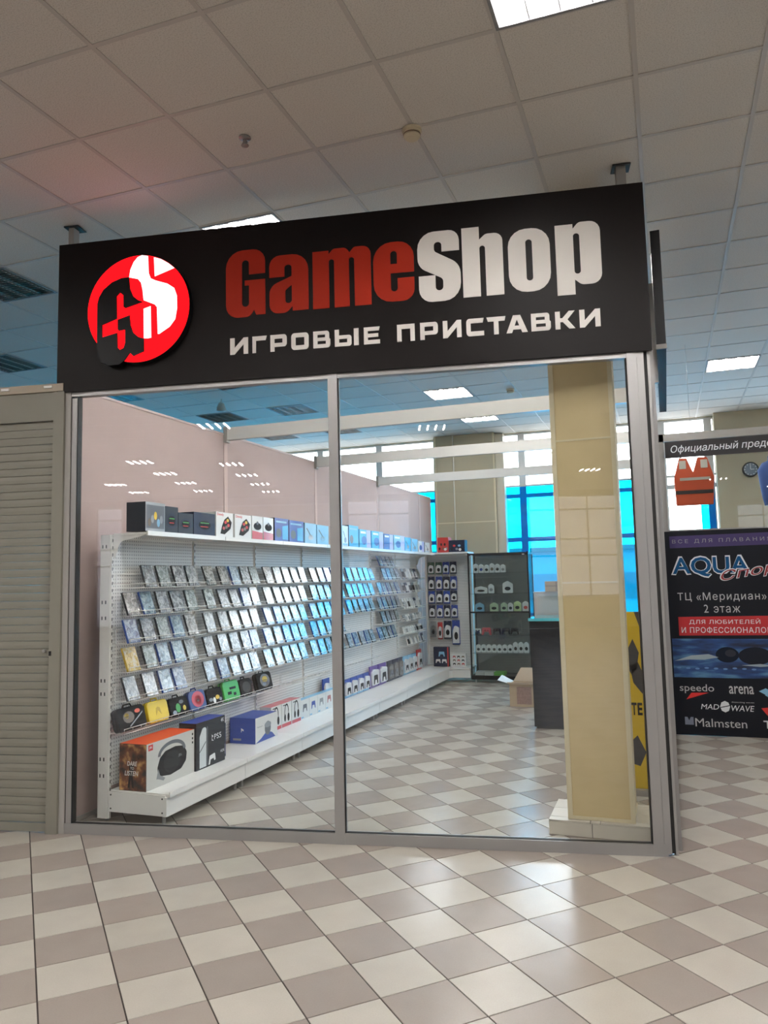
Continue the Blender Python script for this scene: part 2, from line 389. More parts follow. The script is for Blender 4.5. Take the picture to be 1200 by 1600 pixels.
# ---- floor: grout bed with tiles laid diagonally
grout = M('dark_grout', (0.035, 0.025, 0.022), 0.9)
floor = struct('floor', B(X0, X1, YB, YF, -0.12, -0.003), grout)
FO = Vector((1.202, -1.475)); ca = math.cos(PI/4)
def tile_xy(i, j): c, b = i*0.3, j*0.3; return FO.x + (c-b)*ca, FO.y + (c+b)*ca
def tile_mesh(mat):
    h = 0.1472; k = 0.1466
    mb = MB(); mb.v = [(-h,-h,-.003),(h,-h,-.003),(h,h,-.003),(-h,h,-.003),(-k,-k,0),(k,-k,0),(k,k,0),(-k,k,0)]
    mb.f = [(4,5,6,7),(0,1,5,4),(1,2,6,5),(2,3,7,6),(3,0,4,7)]; mb.m = [0]*5
    return mb.mesh('floor_tile', mat)
tl, td = tile_mesh(T_LIGHT), tile_mesh(T_DARK)
vis, rest = [], []
for i in range(-60, 60):
    for j in range(-60, 60):
        x, y = tile_xy(i + .5, j + .5)
        if not (X0+.22 < x < X1-.22 and YB+.22 < y < YF-.22): continue
        p = pix((x, y, 0)); dark = (i + j) % 2 == 0
        if p and -90 < p[0] < 1290 and p[1] < 1690: vis.append((p[2], x, y, dark))
        else: rest.append((x, y, dark))
vis.sort()
for d, x, y, dark in vis[:300]: link('floor_tile', td if dark else tl, floor, (x, y, 0), (0, 0, PI/4))
rest += [v[1:] for v in vis[300:]]
mb = MB(); h, k = 0.1472*math.sqrt(2), 0.1466*math.sqrt(2)
for x, y, dark in rest:
    n = len(mb.v); mi = 1 if dark else 0
    mb.v += [(x+h,y,-.003),(x,y+h,-.003),(x-h,y,-.003),(x,y-h,-.003),(x+k,y,0),(x,y+k,0),(x-k,y,0),(x,y-k,0)]
    for q in ((4,5,6,7),(0,1,5,4),(1,2,6,5),(2,3,7,6),(3,0,4,7)): mb.f.append(tuple(n+t for t in q)); mb.m.append(mi)
tag(part('far_floor_tiles', mb, [T_LIGHT, T_DARK], floor), kind='stuff')

# ---- ceiling: mineral tiles in a white T-bar grid
CO = Vector((1.413, -1.461))
LIT = [(3,0),(-1,3),(-1,12),(-1,15),(5,12),(-8,-16),(-8,-19),(-8,-22),(-8,-25),(-5,-17),(-5,-20),(-5,-23),(-5,-26),(-11,-22),(-11,-25),(9,-21),(2,-11),(-4,-10),(6,-16),
       (-8,-6),(-5,-3),(-1,-3),(3,-4),(7,-3),(7,-7),(0,-4),(-3,-5),(5,-4),(6,-1),(4,-2),(9,0),(9,3),(9,6),(12,-3),(2,4),(2,7),(1,9),(3,6),(1,6)]  # out-of-view lamps added to fill the hall and brighten floor and shop
DARK = [(-5,3),(-8,6),(-5,9),(-8,9),(-7,12),(-5,12),(-7,15),(-5,15)]
lampcells = set(LIT + DARK)
ceil = struct('ceiling', B(X0, X1, YB, YF, HC+.03, HC+.18), M('ceiling_slab', (0.5,0.5,0.5), 0.9))
ct = MB().box(-.294,.294,-.294,.294,0,.016).mesh('ceiling_tile', M_CT)
i0, i1 = math.ceil((X0-CO.x)/.6), math.floor((X1-CO.x)/.6); j0, j1 = math.ceil((YB-CO.y)/.6), math.floor((YF-CO.y)/.6)
vis, rest = [], []
for i in range(i0-1, i1+1):
    for j in range(j0-1, j1+1):
        if (i, j) in lampcells: continue
        xa, xb, ya, yb = max(X0, CO.x+i*.6), min(X1, CO.x+(i+1)*.6), max(YB, CO.y+j*.6), min(YF, CO.y+(j+1)*.6)
        p = pix(((xa+xb)/2, (ya+yb)/2, HC)); whole = xb-xa > .59 and yb-ya > .59
        if whole and p and -120 < p[0] < 1320 and -150 < p[1] < 800: vis.append((p[2], xa, xb, ya, yb))
        else: rest.append((xa, xb, ya, yb))
vis.sort()
for d, xa, xb, ya, yb in vis[:300]: link('ceiling_tile', ct, ceil, ((xa+xb)/2, (ya+yb)/2, HC+.004))
rest += [v[1:] for v in vis[300:]]
mb = MB()
for xa, xb, ya, yb in rest:
    if xb-xa > .03 and yb-ya > .03: mb.box(xa+.006, xb-.006, ya+.006, yb-.006, HC+.004, HC+.02)
tag(part('far_ceiling_tiles', mb, M_CT, ceil), kind='stuff')
GRID = M('white_ceiling_grid', (0.50, 0.47, 0.44), 0.5)
ry = B(-.012,.012, YB, YF, HC-.001, HC+.03).mesh('grid_runner', GRID); rx = B(X0, X1, -.012,.012, HC-.0005, HC+.03).mesh('grid_runner', GRID)
for i in range(i0, i1+1): link('grid_runner', ry, ceil, (CO.x+i*.6, 0, 0))
for j in range(j0, j1+1): link('grid_runner', rx, ceil, (0, CO.y+j*.6, 0))

# ---- ceiling lights
TUBE = emission('lit_fluorescent_tube', (1.0, 0.965, 0.93), LAMP)
REFL = M('lamp_reflector', (0.016, 0.016, 0.024), 0.5, 0.0, spec=0.05); HOUS = M('grey_lamp_housing', (0.20, 0.20, 0.21), 0.5)
MIRR = M('mirror_louvre', (0.40, 0.40, 0.38), 0.25, 0.9); OFFT = M('unlit_fluorescent_tube', (0.7, 0.7, 0.7), 0.4)
def lamp_meshes():
    fr = MB()
    for q in ((-.297,.297,-.297,-.280),(-.297,.297,.280,.297),(-.297,-.280,-.280,.280),(.280,.297,-.280,.280)): fr.box(*q, -.006, .055)
    rf = MB()
    rf.box(-.280,.280,-.280,.280,.050,.056)
    tb = MB().tube([(0,-.27,0),(0,.27,0)], .013, 8)
    lv = MB()
    for k in range(1, 4): lv.box(-.14+ (k-1)*.14-.002, -.14+(k-1)*.14+.002, -.28,.28, -.003,.045)
    fins = MB()
    for k in range(14): y = -.26 + k*.04; fins.box(-.28,.28,y-.0015,y+.0015,-.003,.035)
    return fr.mesh('frame', HOUS), rf.mesh('reflector', REFL), tb.mesh('tube', TUBE), tb.mesh('unlit_tube', OFFT), lv.mesh('divider', HOUS), fins.mesh('louvre', MIRR), lv.mesh('dark_divider', MIRR), rf.mesh('dark_reflector', MIRR)
LMs = lamp_meshes()
def lamp(i, j, lit, label, group):
    t = thing('ceiling_light', label, 'ceiling light', (CO.x+(i+.5)*.6, CO.y+(j+.5)*.6, HC), 0, group)
    link('frame', LMs[0], t); link('reflector', LMs[1] if lit else LMs[7], t)
    for k in range(4): link('tube', LMs[2] if lit else LMs[3], t, (-.21+.14*k, 0, .022))
    link('divider', LMs[4] if lit else LMs[6], t)
    if not lit: link('louvre', LMs[5], t)
LL = {(3,0):'lit square ceiling light at top edge of the picture',(-1,3):'lit ceiling light half hidden behind top of black shop sign',(-1,12):'lit square ceiling light seen through right pane, nearer one',
      (-1,15):'lit square ceiling light deep in shop just before the tan column',(5,12):'lit ceiling light above the swimming advert on the right'}
for c in LIT:
    over = c in ((2,4),(2,7),(1,9),(3,6),(1,6))  # unseen lamps added to brighten the shop interior
    lamp(*c, True, LL.get(c, 'added unseen ceiling light over the shop, hidden behind the black sign' if over else 'lit hall ceiling light out of view, among the mirrored and added ones'), 'lit ceiling lights' if c in LL else 'added shop lights behind the sign' if over else 'hall lights behind the camera')
DL = {(-5,3):'unlit louvred ceiling light left of shop sign, upper one',(-8,6):'unlit louvred ceiling light left of shop sign, lower one',(-5,9):'unlit ceiling light nearest the sign in left pane',(-8,9):'unlit ceiling light at top left corner of left pane, cut by pink wall',
      (-7,12):'unlit ceiling light just above left end of nearest white brace',(-5,12):'unlit ceiling light above nearest white brace beside the mullion',(-7,15):'unlit ceiling light beyond nearest white brace, left one',(-5,15):'unlit ceiling light beyond nearest white brace, behind the mullion'}
for c in DARK: lamp(*c, False, DL[c], 'unlit ceiling lights')

# ---- hall walls with windows
WPAINT = M('hall_wall_paint', (0.60, 0.55, 0.48), 0.8, noise=0.03, nscale=5)
WFR = M('white_window_frame', (0.75, 0.75, 0.74), 0.4)
struct('wall_left', B(X0-.2, X0, YB, YF+.2, 0, HC+.1), WPAINT)
struct('wall_right', B(X1, X1+.2, YB, YF+.2, 0, HC+.1), WPAINT)
wb = struct('wall_back', B(X0, X1, YF, YF+.2, 0, .85).box(X0, X1, YF, YF+.2, 4.13, HC+.1), CREAM)
part('window_sill', B(X0, X1, YF-.18, YF, .82, .86), M('white_sill', (0.7,0.7,0.68), 0.4), wb)
PX = [(-5.3,-4.2), (-.02,1.063), (4.66,5.76)]
for k, (a, b_) in enumerate(PX):
    c = struct('column_%d' % (k+1), B(a, b_, 9.2, 9.65, 0, HC), TAN2)
    if k == 1:
        part('pipe', MB().tube([(.327,9.175,.1),(.327,9.175,HC)], .012, 8), M('white_pipe', (0.62,0.60,0.52), 0.4), c)
        for z in (1.35, 2.55, 3.45): part('panel_joint', B(a, b_, 9.194, 9.2, z, z+.02), TRIM, c)
        part('corner_trim', B(a-.012, a+.02, 9.188, 9.2, 0, HC), TRIM, c); part('corner_trim', B(b_-.02, b_+.012, 9.188, 9.2, 0, HC), TRIM, c)
bays = [(X0, -5.3), (-4.2, -.02), (1.063, 4.66), (5.76, X1)]
FILMX = {0: [(X0, -5.3)], 1: [(-4.2, -.02)], 2: [(1.06, 3.35), (4.40, 4.62)], 3: [(5.76, 7.0)]}
for k, (a, b_) in enumerate(bays):
    m = MB()
    for z0, z1 in ((.86,.95),(2.19,2.27),(2.97,3.04),(3.165,3.20),(4.10,4.13)): m.box(a, b_, YF+.03, YF+.10, z0, z1)
    wd = tag(part('window_%d' % (k+1), m, WFR, None), kind='structure')
    xs = {1: [-4.2,-2.42,-1.2,-.07], 2: [1.14,1.50,2.72,3.85,4.58], 0: [-8.95,-7.7,-6.5,-5.35], 3: [5.8,7.0,8.3,9.5]}[k]
    for x in xs: part('mullion', B(x-.06, x+.06, YF+.02, YF+.11, .86, 4.12), WFR, wd)
    if k == 2: part('jamb', B(1.063, 1.21, YF-.15, YF+.02, .86, 4.12), M('cream_jamb', (0.62,0.57,0.46), 0.5), wd)
    part('glass_pane', B(a, b_, YF+.055, YF+.065, .9, 4.1), CLEAR, wd)
    if k == 2: part('tinted_film', B(3.35, 4.40, YF+.008, YF+.011, .9, 2.12), FILM, wd)
    for fa, fb in FILMX.get(k, []): tag(part('tinted_film', B(fa, fb, YF+.008, YF+.011, .9, 3.165), FILM, wd), label='translucent blue window film')
# rear hall wall (seen mirrored in the shop glass)
m = MB(); openings = [(-6.85,-6.0,.3,3.95), (.8,2.75,.9,4.0), (6.3,9.0,.9,4.0)]
xs = [X0]
for a, b_, z0, z1 in openings: m.box(xs[-1], a, YB-.2, YB, 0, HC+.1); m.box(a, b_, YB-.2, YB, 0, z0); m.box(a, b_, YB-.2, YB, z1, HC+.1); xs.append(b_)
m.box(xs[-1], X1, YB-.2, YB, 0, HC+.1)
wr = struct('wall_rear', m, M('rear_wall_paint', (0.55,0.50,0.45), 0.8))
for k, (a, b_, z0, z1) in enumerate(openings):
    f = MB(); f.box(a, a+.06, YB-.12, YB-.04, z0, z1).box(b_-.06, b_, YB-.12, YB-.04, z0, z1).box(a, b_, YB-.12, YB-.04, z0, z0+.06).box(a, b_, YB-.12, YB-.04, z1-.06, z1)
    for z in (2.15, 2.65, 3.55): f.box(a, b_, YB-.11, YB-.05, z-.025, z+.025)
    n = max(1, round((b_-a)/.95))
    for q in range(1, n): x = a+(b_-a)*q/n; f.box(x-.025, x+.025, YB-.11, YB-.05, z0, z1)
    wd = tag(part('window_%d' % (k+5), f, WFR, None), kind='structure')
    part('glass_pane', B(a, b_, YB-.085, YB-.079, z0, z1), DIMGLASS, wd)
kio = thing('shop_kiosk', 'cream shop fronts across the hall, mirrored in the left pane', 'kiosk', (-1.35, YB+.6, 0))
part('body', B(-1.95, 1.95, -.5, .5, 0, 3.3), M('kiosk_panel', (0.42,0.40,0.36), 0.6), kio)
part('fascia', B(-1.97, 1.97, .5, .58, 3.3, 3.75), M('kiosk_fascia', (0.66,0.60,0.46), 0.5), kio); part('top_rail', B(-1.98, 1.98, .48, .6, 3.75, 3.8), WHITE, kio)
part('ground_outside', B(-80, 80, YF+.4, 120, -4.2, -4.0), M('pale_paving', (0.60,0.61,0.62), 0.9), None); tag(bpy.data.objects['ground_outside'], kind='structure')
part('ground_rear', B(-80, 80, -120, YB-.4, -4.2, -4.0), MATS['pale_paving'], None); tag(bpy.data.objects['ground_rear'], kind='structure')
db = thing('far_building', 'long low building outside, seen dimly through the blue film', 'building', (0, 52, -4)); part('facade', B(-70, 70, 0, 8, 0, 7.2), M('grey_facade', (0.13,0.14,0.15), 0.8), db); part('roof', B(-71, 71, -.5, 8.5, 7.2, 7.5), M('dark_roof', (0.06,0.06,0.06), 0.8), db)
for q in range(22): part('window', B(-68+6.2*q, -65+6.2*q, -.06, 0, 3.8, 5.6), M('far_window', (0.05,0.06,0.07), 0.2), db)

# ================================================================== STOREFRONT (turned 9.59 degrees)
TH = math.radians(9.589)
def front(name, kind=None): o = link(name, None, None, (0,0,0), (0,0,TH)); return o
sf = part('window_8', B(-.02, 3.79, -.01, .05, 0, .065), ALU, None); sf.rotation_euler = (0,0,TH); tag(sf, kind='structure')
part('top_rail', B(-.02, 3.79, -.005, .05, 2.912, 2.96), ALU, sf)
part('post', B(-.022, .018, -.012, .055, 0, HC), ALU2, sf)
part('inner_post', B(.024, .062, -.004, .05, .065, 2.9), ALU, sf)
part('gasket', B(.018, .024, -.002, .05, .065, 2.913), GASKET, sf); part('gasket', B(.062, .068, .0, .05, .065, 2.913), GASKET, sf)
part('mullion', B(1.843, 1.905, -.012, .055, 0, 2.95), ALU, sf); part('gasket', B(1.905, 1.912, 0, .016, .065, 2.913), GASKET, sf)
part('gasket', B(.068, 1.843, .004, .03, .060, .068), GASKET, sf); part('gasket', B(1.912, 3.712, .004, .03, .060, .068), GASKET, sf)
part('glass_pane', B(.066, 1.845, .016, .022, .06, 2.918), SHOPGLASS, sf); part('glass_pane', B(1.908, 3.714, .016, .022, .06, 2.918), SHOPGLASS, sf)
part('post', B(3.712, 3.770, -.012, .055, 0, HC), ALU, sf); part('gasket', B(3.706, 3.712, 0, .045, .065, 2.913), GASKET, sf)
part('corner_profile', B(3.772, 3.812, -.004, .06, .012, 2.96), ALU, sf); part('corner_gap', B(3.812, 3.835, .02, .07, .01, 2.96), GASKET, sf)
part('edge_profile', B(3.835, 3.850, .015, .075, .0, 2.96), ALU, sf)
part('post_bracket', B(-.05, .06, -.03, .08, HC-.008, HC-.001), GASKET, sf); part('post_bracket', B(3.69, 3.80, -.03, .08, HC-.008, HC-.001), GASKET, sf)

# side wall of the shop, running straight back (seen edge-on)
sw = part('window_9', B(3.772, 3.812, .75, 4.1, 0, .065).box(3.772, 3.812, .75, 4.1, 2.9, 2.96), ALU, None); tag(sw, kind='structure')
for y in (.74, 1.85, 2.95, 4.06): part('post', B(3.770, 3.814, y, y+.045, 0, 3.0), ALU, sw)
for a, b_ in ((.785,1.85),(1.895,2.95),(2.995,4.06)): part('glass_pane', B(3.789, 3.795, a, b_, .06, 2.91), SHOPGLASS, sw)
ss = thing('side_sign', 'narrow black sign panel on side wall, seen edge-on behind main sign', 'sign', (0,0,0))
part('panel', B(3.838, 3.898, 1.0, 3.2, 3.06, 3.845), BLACK, ss); part('hanger', B(3.81, 3.84, 1.3, 1.34, 2.9, 3.6), ALU, ss); part('edge_trim', B(3.834, 3.902, .985, 1.0, 3.045, 3.075), ALU2, ss)

# ---- the black fascia sign
sign = thing('shop_sign', 'long black shop sign with red and white lettering over the glass front', 'sign', (0,0,0), TH)
SIGNBLK = M('black_sign_panel', (0.008, 0.006, 0.006), 0.42, noise=0.15, nscale=3, spec=0.15)
part('panel', B(-.081, 3.862, -.030, .0, 2.942, 4.0), SIGNBLK, sign)
part('backing_frame', B(-.06, 3.84, .0, .03, 2.97, 3.97), ALU2, sign)
REDL = M('red_vinyl', (0.40, 0.022, 0.007), 0.5, spec=0.2); WHTL = M('white_vinyl', (0.88, 0.845, 0.80), 0.5)
def glyph(ch, s0, w_, z0, h_, loops, W_, H_, y0=0.0, mat=WHTL, name=None):
    lp = [[(s0 + x*w_/W_, z0 + (y-y0)*h_/H_) for x, y in rp(l)] for l in loops]
    return flat_shape('letter', lp, .004, mat, sign, -.034)
G = [(28,29),(28,46,11),(0,46,12),(0,0,12),(17,0,7),(20,4.5),(21.5,1),(28,1),(28,25),(13.5,25),(13.5,21.5),(16.5,21.5),(16.5,7,2.4),(11.5,7,2.4),(11.5,39,2.4),(16.5,39,2.4),(16.5,29)]
A_ = [(27,1),(27,40,11),(0,40,11),(0,25),(10.5,25),(10.5,33,2),(15.5,33,2),(15.5,25,1),(0,19,8),(0,0,9),(12,0,6),(16,4.5),(16,1)]; A_h = [(15.5,19),(11,15.5,2),(11,6.5,2),(15.5,6.5,2)]
M_ = [(0,0),(0,39),(10.8,39),(10.8,36.5),(14,40,3),(22.5,40,5),(25,36.5),(28,40,3),(39,40,7),(39,0),(28,0),(28,33,1.7),(24.5,33,1.7),(24.5,0),(14.5,0),(14.5,33,1.7),(11,33,1.7),(11,0)]
E_ = [(27,18.5),(27,39,12),(0,39,12),(0,0,12),(27,0,11),(27,15),(16,15),(16,6.5,2.3),(11.5,6.5,2.3),(11.5,18.5)]; E_h = [(11.5,24.5),(15.8,24.5),(15.8,33,2),(11.5,33,2)]
S_ = [(27.5,32),(27.5,45.5,11),(0,45.5,11),(0,23,9),(16.5,14.5,3),(16.5,7,2.4),(11.5,7,2.4),(11.5,17),(0.5,17),(0.5,0,11),(28,0,11),(28,23,10),(11,32.5,3),(11,38.5,2.2),(16,38.5,2.2),(16,32)]
H_ = [(0,0),(0,45.5),(11,45.5),(11,37),(15,40.5,4),(25.5,40.5,7),(25.5,0),(14.5,0),(14.5,33,1.7),(11,33,1.7),(11,0)]
O_ = [(0,0,11),(26,0,11),(26,40.5,11),(0,40.5,11)]; O_h = [(11,7,1.9),(15,7,1.9),(15,33.5,1.9),(11,33.5,1.9)]
P_ = [(0,-5),(0,40),(11,40),(11,37),(14.5,41,4),(27.5,41,8),(27.5,1,8),(15,1,5),(11,4.5),(11,-5)]; P_h = [(11,8,1.8),(14.8,8,1.8),(14.8,34,1.8),(11,34,1.8)]
glyph('G', 1.158, .275, 3.362, .462, [G], 28, 46, mat=REDL); glyph('a', 1.462, .268, 3.368, .395, [A_, A_h], 27, 40, mat=REDL)
glyph('m', 1.760, .390, 3.374, .398, [M_], 39, 40, mat=REDL); glyph('e', 2.166, .266, 3.380, .397, [E_, E_h], 27, 39, mat=REDL)
glyph('S', 2.456, .273, 3.356, .463, [S_], 28, 45.5); glyph('h', 2.742, .256, 3.365, .455, [H_], 25.5, 45.5)
glyph('o', 3.030, .258, 3.368, .408, [O_, O_h], 26, 40.5); glyph('p', 3.322, .272, 3.325, .460, [P_, P_h], 27.5, 46, y0=-5)
# second line, squared techno capitals on a 10 x 8 field, stroke 2.6
K = 2.5; KT = 2.1
GL = {'И': [[(0,0),(0,8),(K,8),(K,3.2),(7.6,8),(10,8),(10,0),(10-K,0),(10-K,4.8),(2.4,0)]],
 'Г': [[(0,0),(0,8),(10,8),(9.2,8-KT),(K,8-KT),(K,0)]],
 'Р': [[(0,0),(0,8),(10,8,1.6),(10,2.2,1.6),(K,2.2),(K,0)],[(K,2.2+1.8),(7.4,4.0),(7.4,6.1),(K,6.1)]],
 'О': [[(0,0,1.8),(10,0,1.8),(10,8,1.8),(0,8,1.8)],[(K,KT),(10-K,KT),(10-K,8-KT),(K,8-KT)]],
 'В': [[(0,0),(0,8),(9.4,8,1.4),(9.4,4.4,.6),(10,4,.4),(10,0,1.6)],[(K,1.8),(7.4,1.8),(7.4,3.3),(K,3.3)],[(K,4.9),(7.0,4.9),(7.0,6.3),(K,6.3)]],
 'Ы': [[(0,0),(0,8),(1.8,8),(1.8,5.2),(7,5.2,1.2),(7,0,1.2)],[(1.8,1.7),(5.2,1.7),(5.2,3.5),(1.8,3.5)]], 'ы': [[(8.0,0),(8.0,8),(10,8),(10,0)]],
 'Е': [[(0,0),(0,8),(10,8),(9.4,8-KT+.3),(K,8-KT+.3),(K,4.9),(9,4.9),(9,3.2),(K,3.2),(K,1.9),(10,1.9),(10,0)]],
 'П': [[(0,0),(0,8),(10,8),(10,0),(10-K,0),(10-K,8-KT),(K,8-KT),(K,0)]],
 'С': [[(0,0,1.8),(10,0),(10,KT),(K,KT),(K,8-KT),(9.4,8-KT),(10,8),(0,8,1.8)]],
 'Т': [[(3.75,0),(3.75,6),(.7,6),(0,8),(10,8),(9.5,6),(6.25,6),(6.25,0)]],
 'А': [[(0,0),(3.3,8),(6.7,8),(10,0),(7.4,0),(6.8,1.5),(3.2,1.5),(2.6,0)],[(3.9,3.2),(6.1,3.2),(5,6)]],
 'К': [[(0,0),(0,8),(K,8),(K,4.9),(3.6,4.9),(7,8),(10,8),(6.2,4.2),(10,0),(7,0),(3.8,3.2),(K,3.2),(K,0)]]}
SX = [(1.186,1.311),(1.341,1.44),(1.465,1.577),(1.608,1.726),(1.757,1.871),(1.901,2.06),(2.094,2.199),(2.311,2.425),(2.46,2.573),(2.605,2.722),(2.753,2.863),(2.88,2.998),(3.001,3.132),(3.154,3.273),(3.3,3.419),(3.446,3.57)]
for ch, (a, b_) in zip('ИГРОВЫЕПРИСТАВКИ', SX):
    glyph(ch, a, b_-a, 3.112, .112, GL[ch], 10, 8)
    if ch == 'Ы': glyph(ch, a, b_-a, 3.112, .112, GL['ы'], 10, 8)
# illuminated round logo box
LRED = emission('lit_red_acrylic', (1.0, 0.004, 0.007), 2.6); LWHT = emission('lit_white_acrylic', (1.0, 0.97, 0.98), 2.0)
logo = flat_shape('logo_box', [[(.549+.372*math.cos(2*PI*k/72), 3.468+.374*math.sin(2*PI*k/72)) for k in range(72)]], .05, BLACK, sign, -.082)
flat_shape('red_face', [[(.549+.369*math.cos(2*PI*k/72), 3.468+.371*math.sin(2*PI*k/72)) for k in range(72)]], .004, LRED, logo, -.086)
WS = [(.578,3.838),(.621,3.828),(.627,3.708),(.642,3.669),(.68,3.65),(.765,3.62),(.812,3.586),(.831,3.533),(.833,3.444),(.82,3.371),(.782,3.323),(.706,3.278),(.696,3.279),(.689,3.464),(.674,3.484),(.592,3.521),(.584,3.592),(.572,3.646),(.548,3.674),(.485,3.691),(.493,3.743),(.516,3.794),(.547,3.828)]
flat_shape('white_face', [WS], .004, LWHT, logo, -.0885)
flat_shape('white_face', [[(.665,3.815),(.718,3.796),(.772,3.761),(.813,3.726),(.672,3.681)]], .004, LWHT, logo, -.0885)
flat_shape('white_face', [[(.593,3.461),(.643,3.475),(.648,3.257),(.621,3.254),(.596,3.257)]], .004, LWHT, logo, -.0885)
BKS = [(.485,3.691),(.494,3.608),(.518,3.553),(.553,3.524),(.588,3.508),(.46,3.476),(.448,3.485),(.446,3.567),(.42,3.588),(.396,3.564),(.4,3.407),(.292,3.371),(.293,3.285),(.403,3.308),(.407,3.206),(.424,3.188),(.451,3.199),(.462,3.231),(.461,3.327),(.415,3.322),(.407,3.332),(.406,3.399),(.493,3.423),(.5,3.354),(.52,3.3),(.559,3.266),(.598,3.254),(.6,3.165),(.522,3.138),(.498,3.162),(.46,3.113),(.421,3.087),(.343,3.085),(.288,3.111),(.259,3.165),(.254,3.27),(.254,3.524),(.266,3.568),(.297,3.618),(.36,3.665),(.43,3.689)]
flat_shape('black_face', [BKS], .062, M('black_acrylic', (0.004,0.004,0.005), 0.35, spec=0.2), logo, -.094)

# ---- neighbouring shop: closed roller shutter on the left
sh = thing('roller_shutter', 'closed beige roller shutter left of the glass front', 'roller shutter', (0,0,0), TH)
part('guide_rail', B(-.104, -.024, -.03, .04, 0, 2.95), BEIGE, sh)
part('hood', B(-3.2, -.104, -.02, .2, 2.752, 2.95), BEIGE, sh); part('top_cap', B(-3.2, -.03, -.035, .05, 2.952, 3.005), M('tan_steel', (0.42,0.36,0.28), 0.5), sh)
part('bottom_bar', B(-3.2, -.106, -.004, .022, .005, .06), BEIGE, sh)
sl = MB().prism([(0,.0),(.006,.006),(.008,.028),(.006,.049),(0,.0515),(.014,.0515),(.016,.0)], -3.2, -.106, 'x')
slm = MB(); 
prof = [(.009,0),(.005,.003),(.003,.026),(.005,.050),(.009,.0528),(.018,.0528),(.018,0)]
slm.prism(prof, -3.2, -.106, 'x'); slm = slm.mesh('slat', BEIGE)
for k in range(50):
    link('slat', slm, sh, (0, 0, .062 + k*.0538))
part('lock_plate', MB().lathe([(.011,0),(.011,.012)], 10, (-.155,-.012,1.18), axis='y'), ALU, sh); part('lock_catch', B(-.10,-.085,-.036,-.03,1.15,1.18), GASKET, sh)
for k in range(2): part('clip', B(-.5+.33*k, -.44+.33*k, -.045, -.034, 2.975, 2.992), WHITE, sh)

# ================================================================== SHOP INTERIOR
pk = struct('wall_partition', B(-.143, -.093, .03, 9.1, 0, 3.02), PINK)
part('floor_channel', B(-.15, -.086, .03, 9.1, 0, .03), ALU2, pk); part('top_channel', B(-.148, -.088, .03, 9.1, 3.008, 3.028), M('pink_channel', (.52,.42,.40), .6), pk)
for y in (2.178, 4.212, 6.344, 8.4): part('stud', B(-.098, -.088, y-.03, y+.03, .03, 3.02), M('pink_stud', (0.60,0.46,0.43), 0.7), pk)
BN = ['nearest','middle','farthest']
for k, y in enumerate((2.178, 4.212, 6.344)):
    o = thing('ceiling_brace', 'white aluminium brace spanning shop below ceiling, %s of three' % BN[k], 'brace', (0, y, 0), 0, 'white braces across the shop')
    part('beam', B(-.09, 3.77, -.025, .025, 2.96, 3.08), WHITE, o); part('end_cap', B(-.095, -.06, -.035, .035, 2.94, 3.09), ALU2, o); part('end_cap', B(3.74, 3.77, -.035, .035, 2.94, 3.09), ALU2, o)

# tan column on a tiled plinth
cl = struct('column_4', B(3.163, 3.55, .87, 1.24, .095, HC), TAN)
for a, b_ in ((3.155, 3.185), (3.53, 3.558)): part('corner_trim', B(a, b_, .862, .9, .095, HC), TRIM, cl)
for z in (2.47, 1.55): part('panel_joint', B(3.16, 3.553, .866, .872, z, z+.012), TRIM, cl)
part('base_trim', B(3.158, 3.556, .864, 1.24, .095, .115), TRIM, cl)
PT = M('pale_plinth_tile', (0.58, 0.54, 0.47), 0.3, noise=0.06, nscale=12)
pl = struct('column_plinth', B(3.047, 3.70, .837, 1.29, 0, .084), grout)
for a, b_ in ((3.041, 3.30), (3.304, 3.704)):
    part('plinth_tile', B(a, b_, .829, .838, .003, .082), PT, pl)
for a, b_ in ((3.041,3.29),(3.294,3.348),(3.352,3.704)): part('plinth_tile', B(a, b_, .829, .90, .084, .093), PT, pl)
for a, b_ in ((.904,1.09),(1.094,1.29)): part('plinth_tile', B(3.041, 3.16, a, b_, .084, .093), PT, pl); part('plinth_tile', B(3.038, 3.047, a, b_, .003, .083), PT, pl)
part('plinth_tile', B(3.16, 3.704, 1.24, 1.29, .084, .093), PT, pl); part('plinth_tile', B(3.555, 3.704, .904, 1.236, .084, .093), PT, pl)

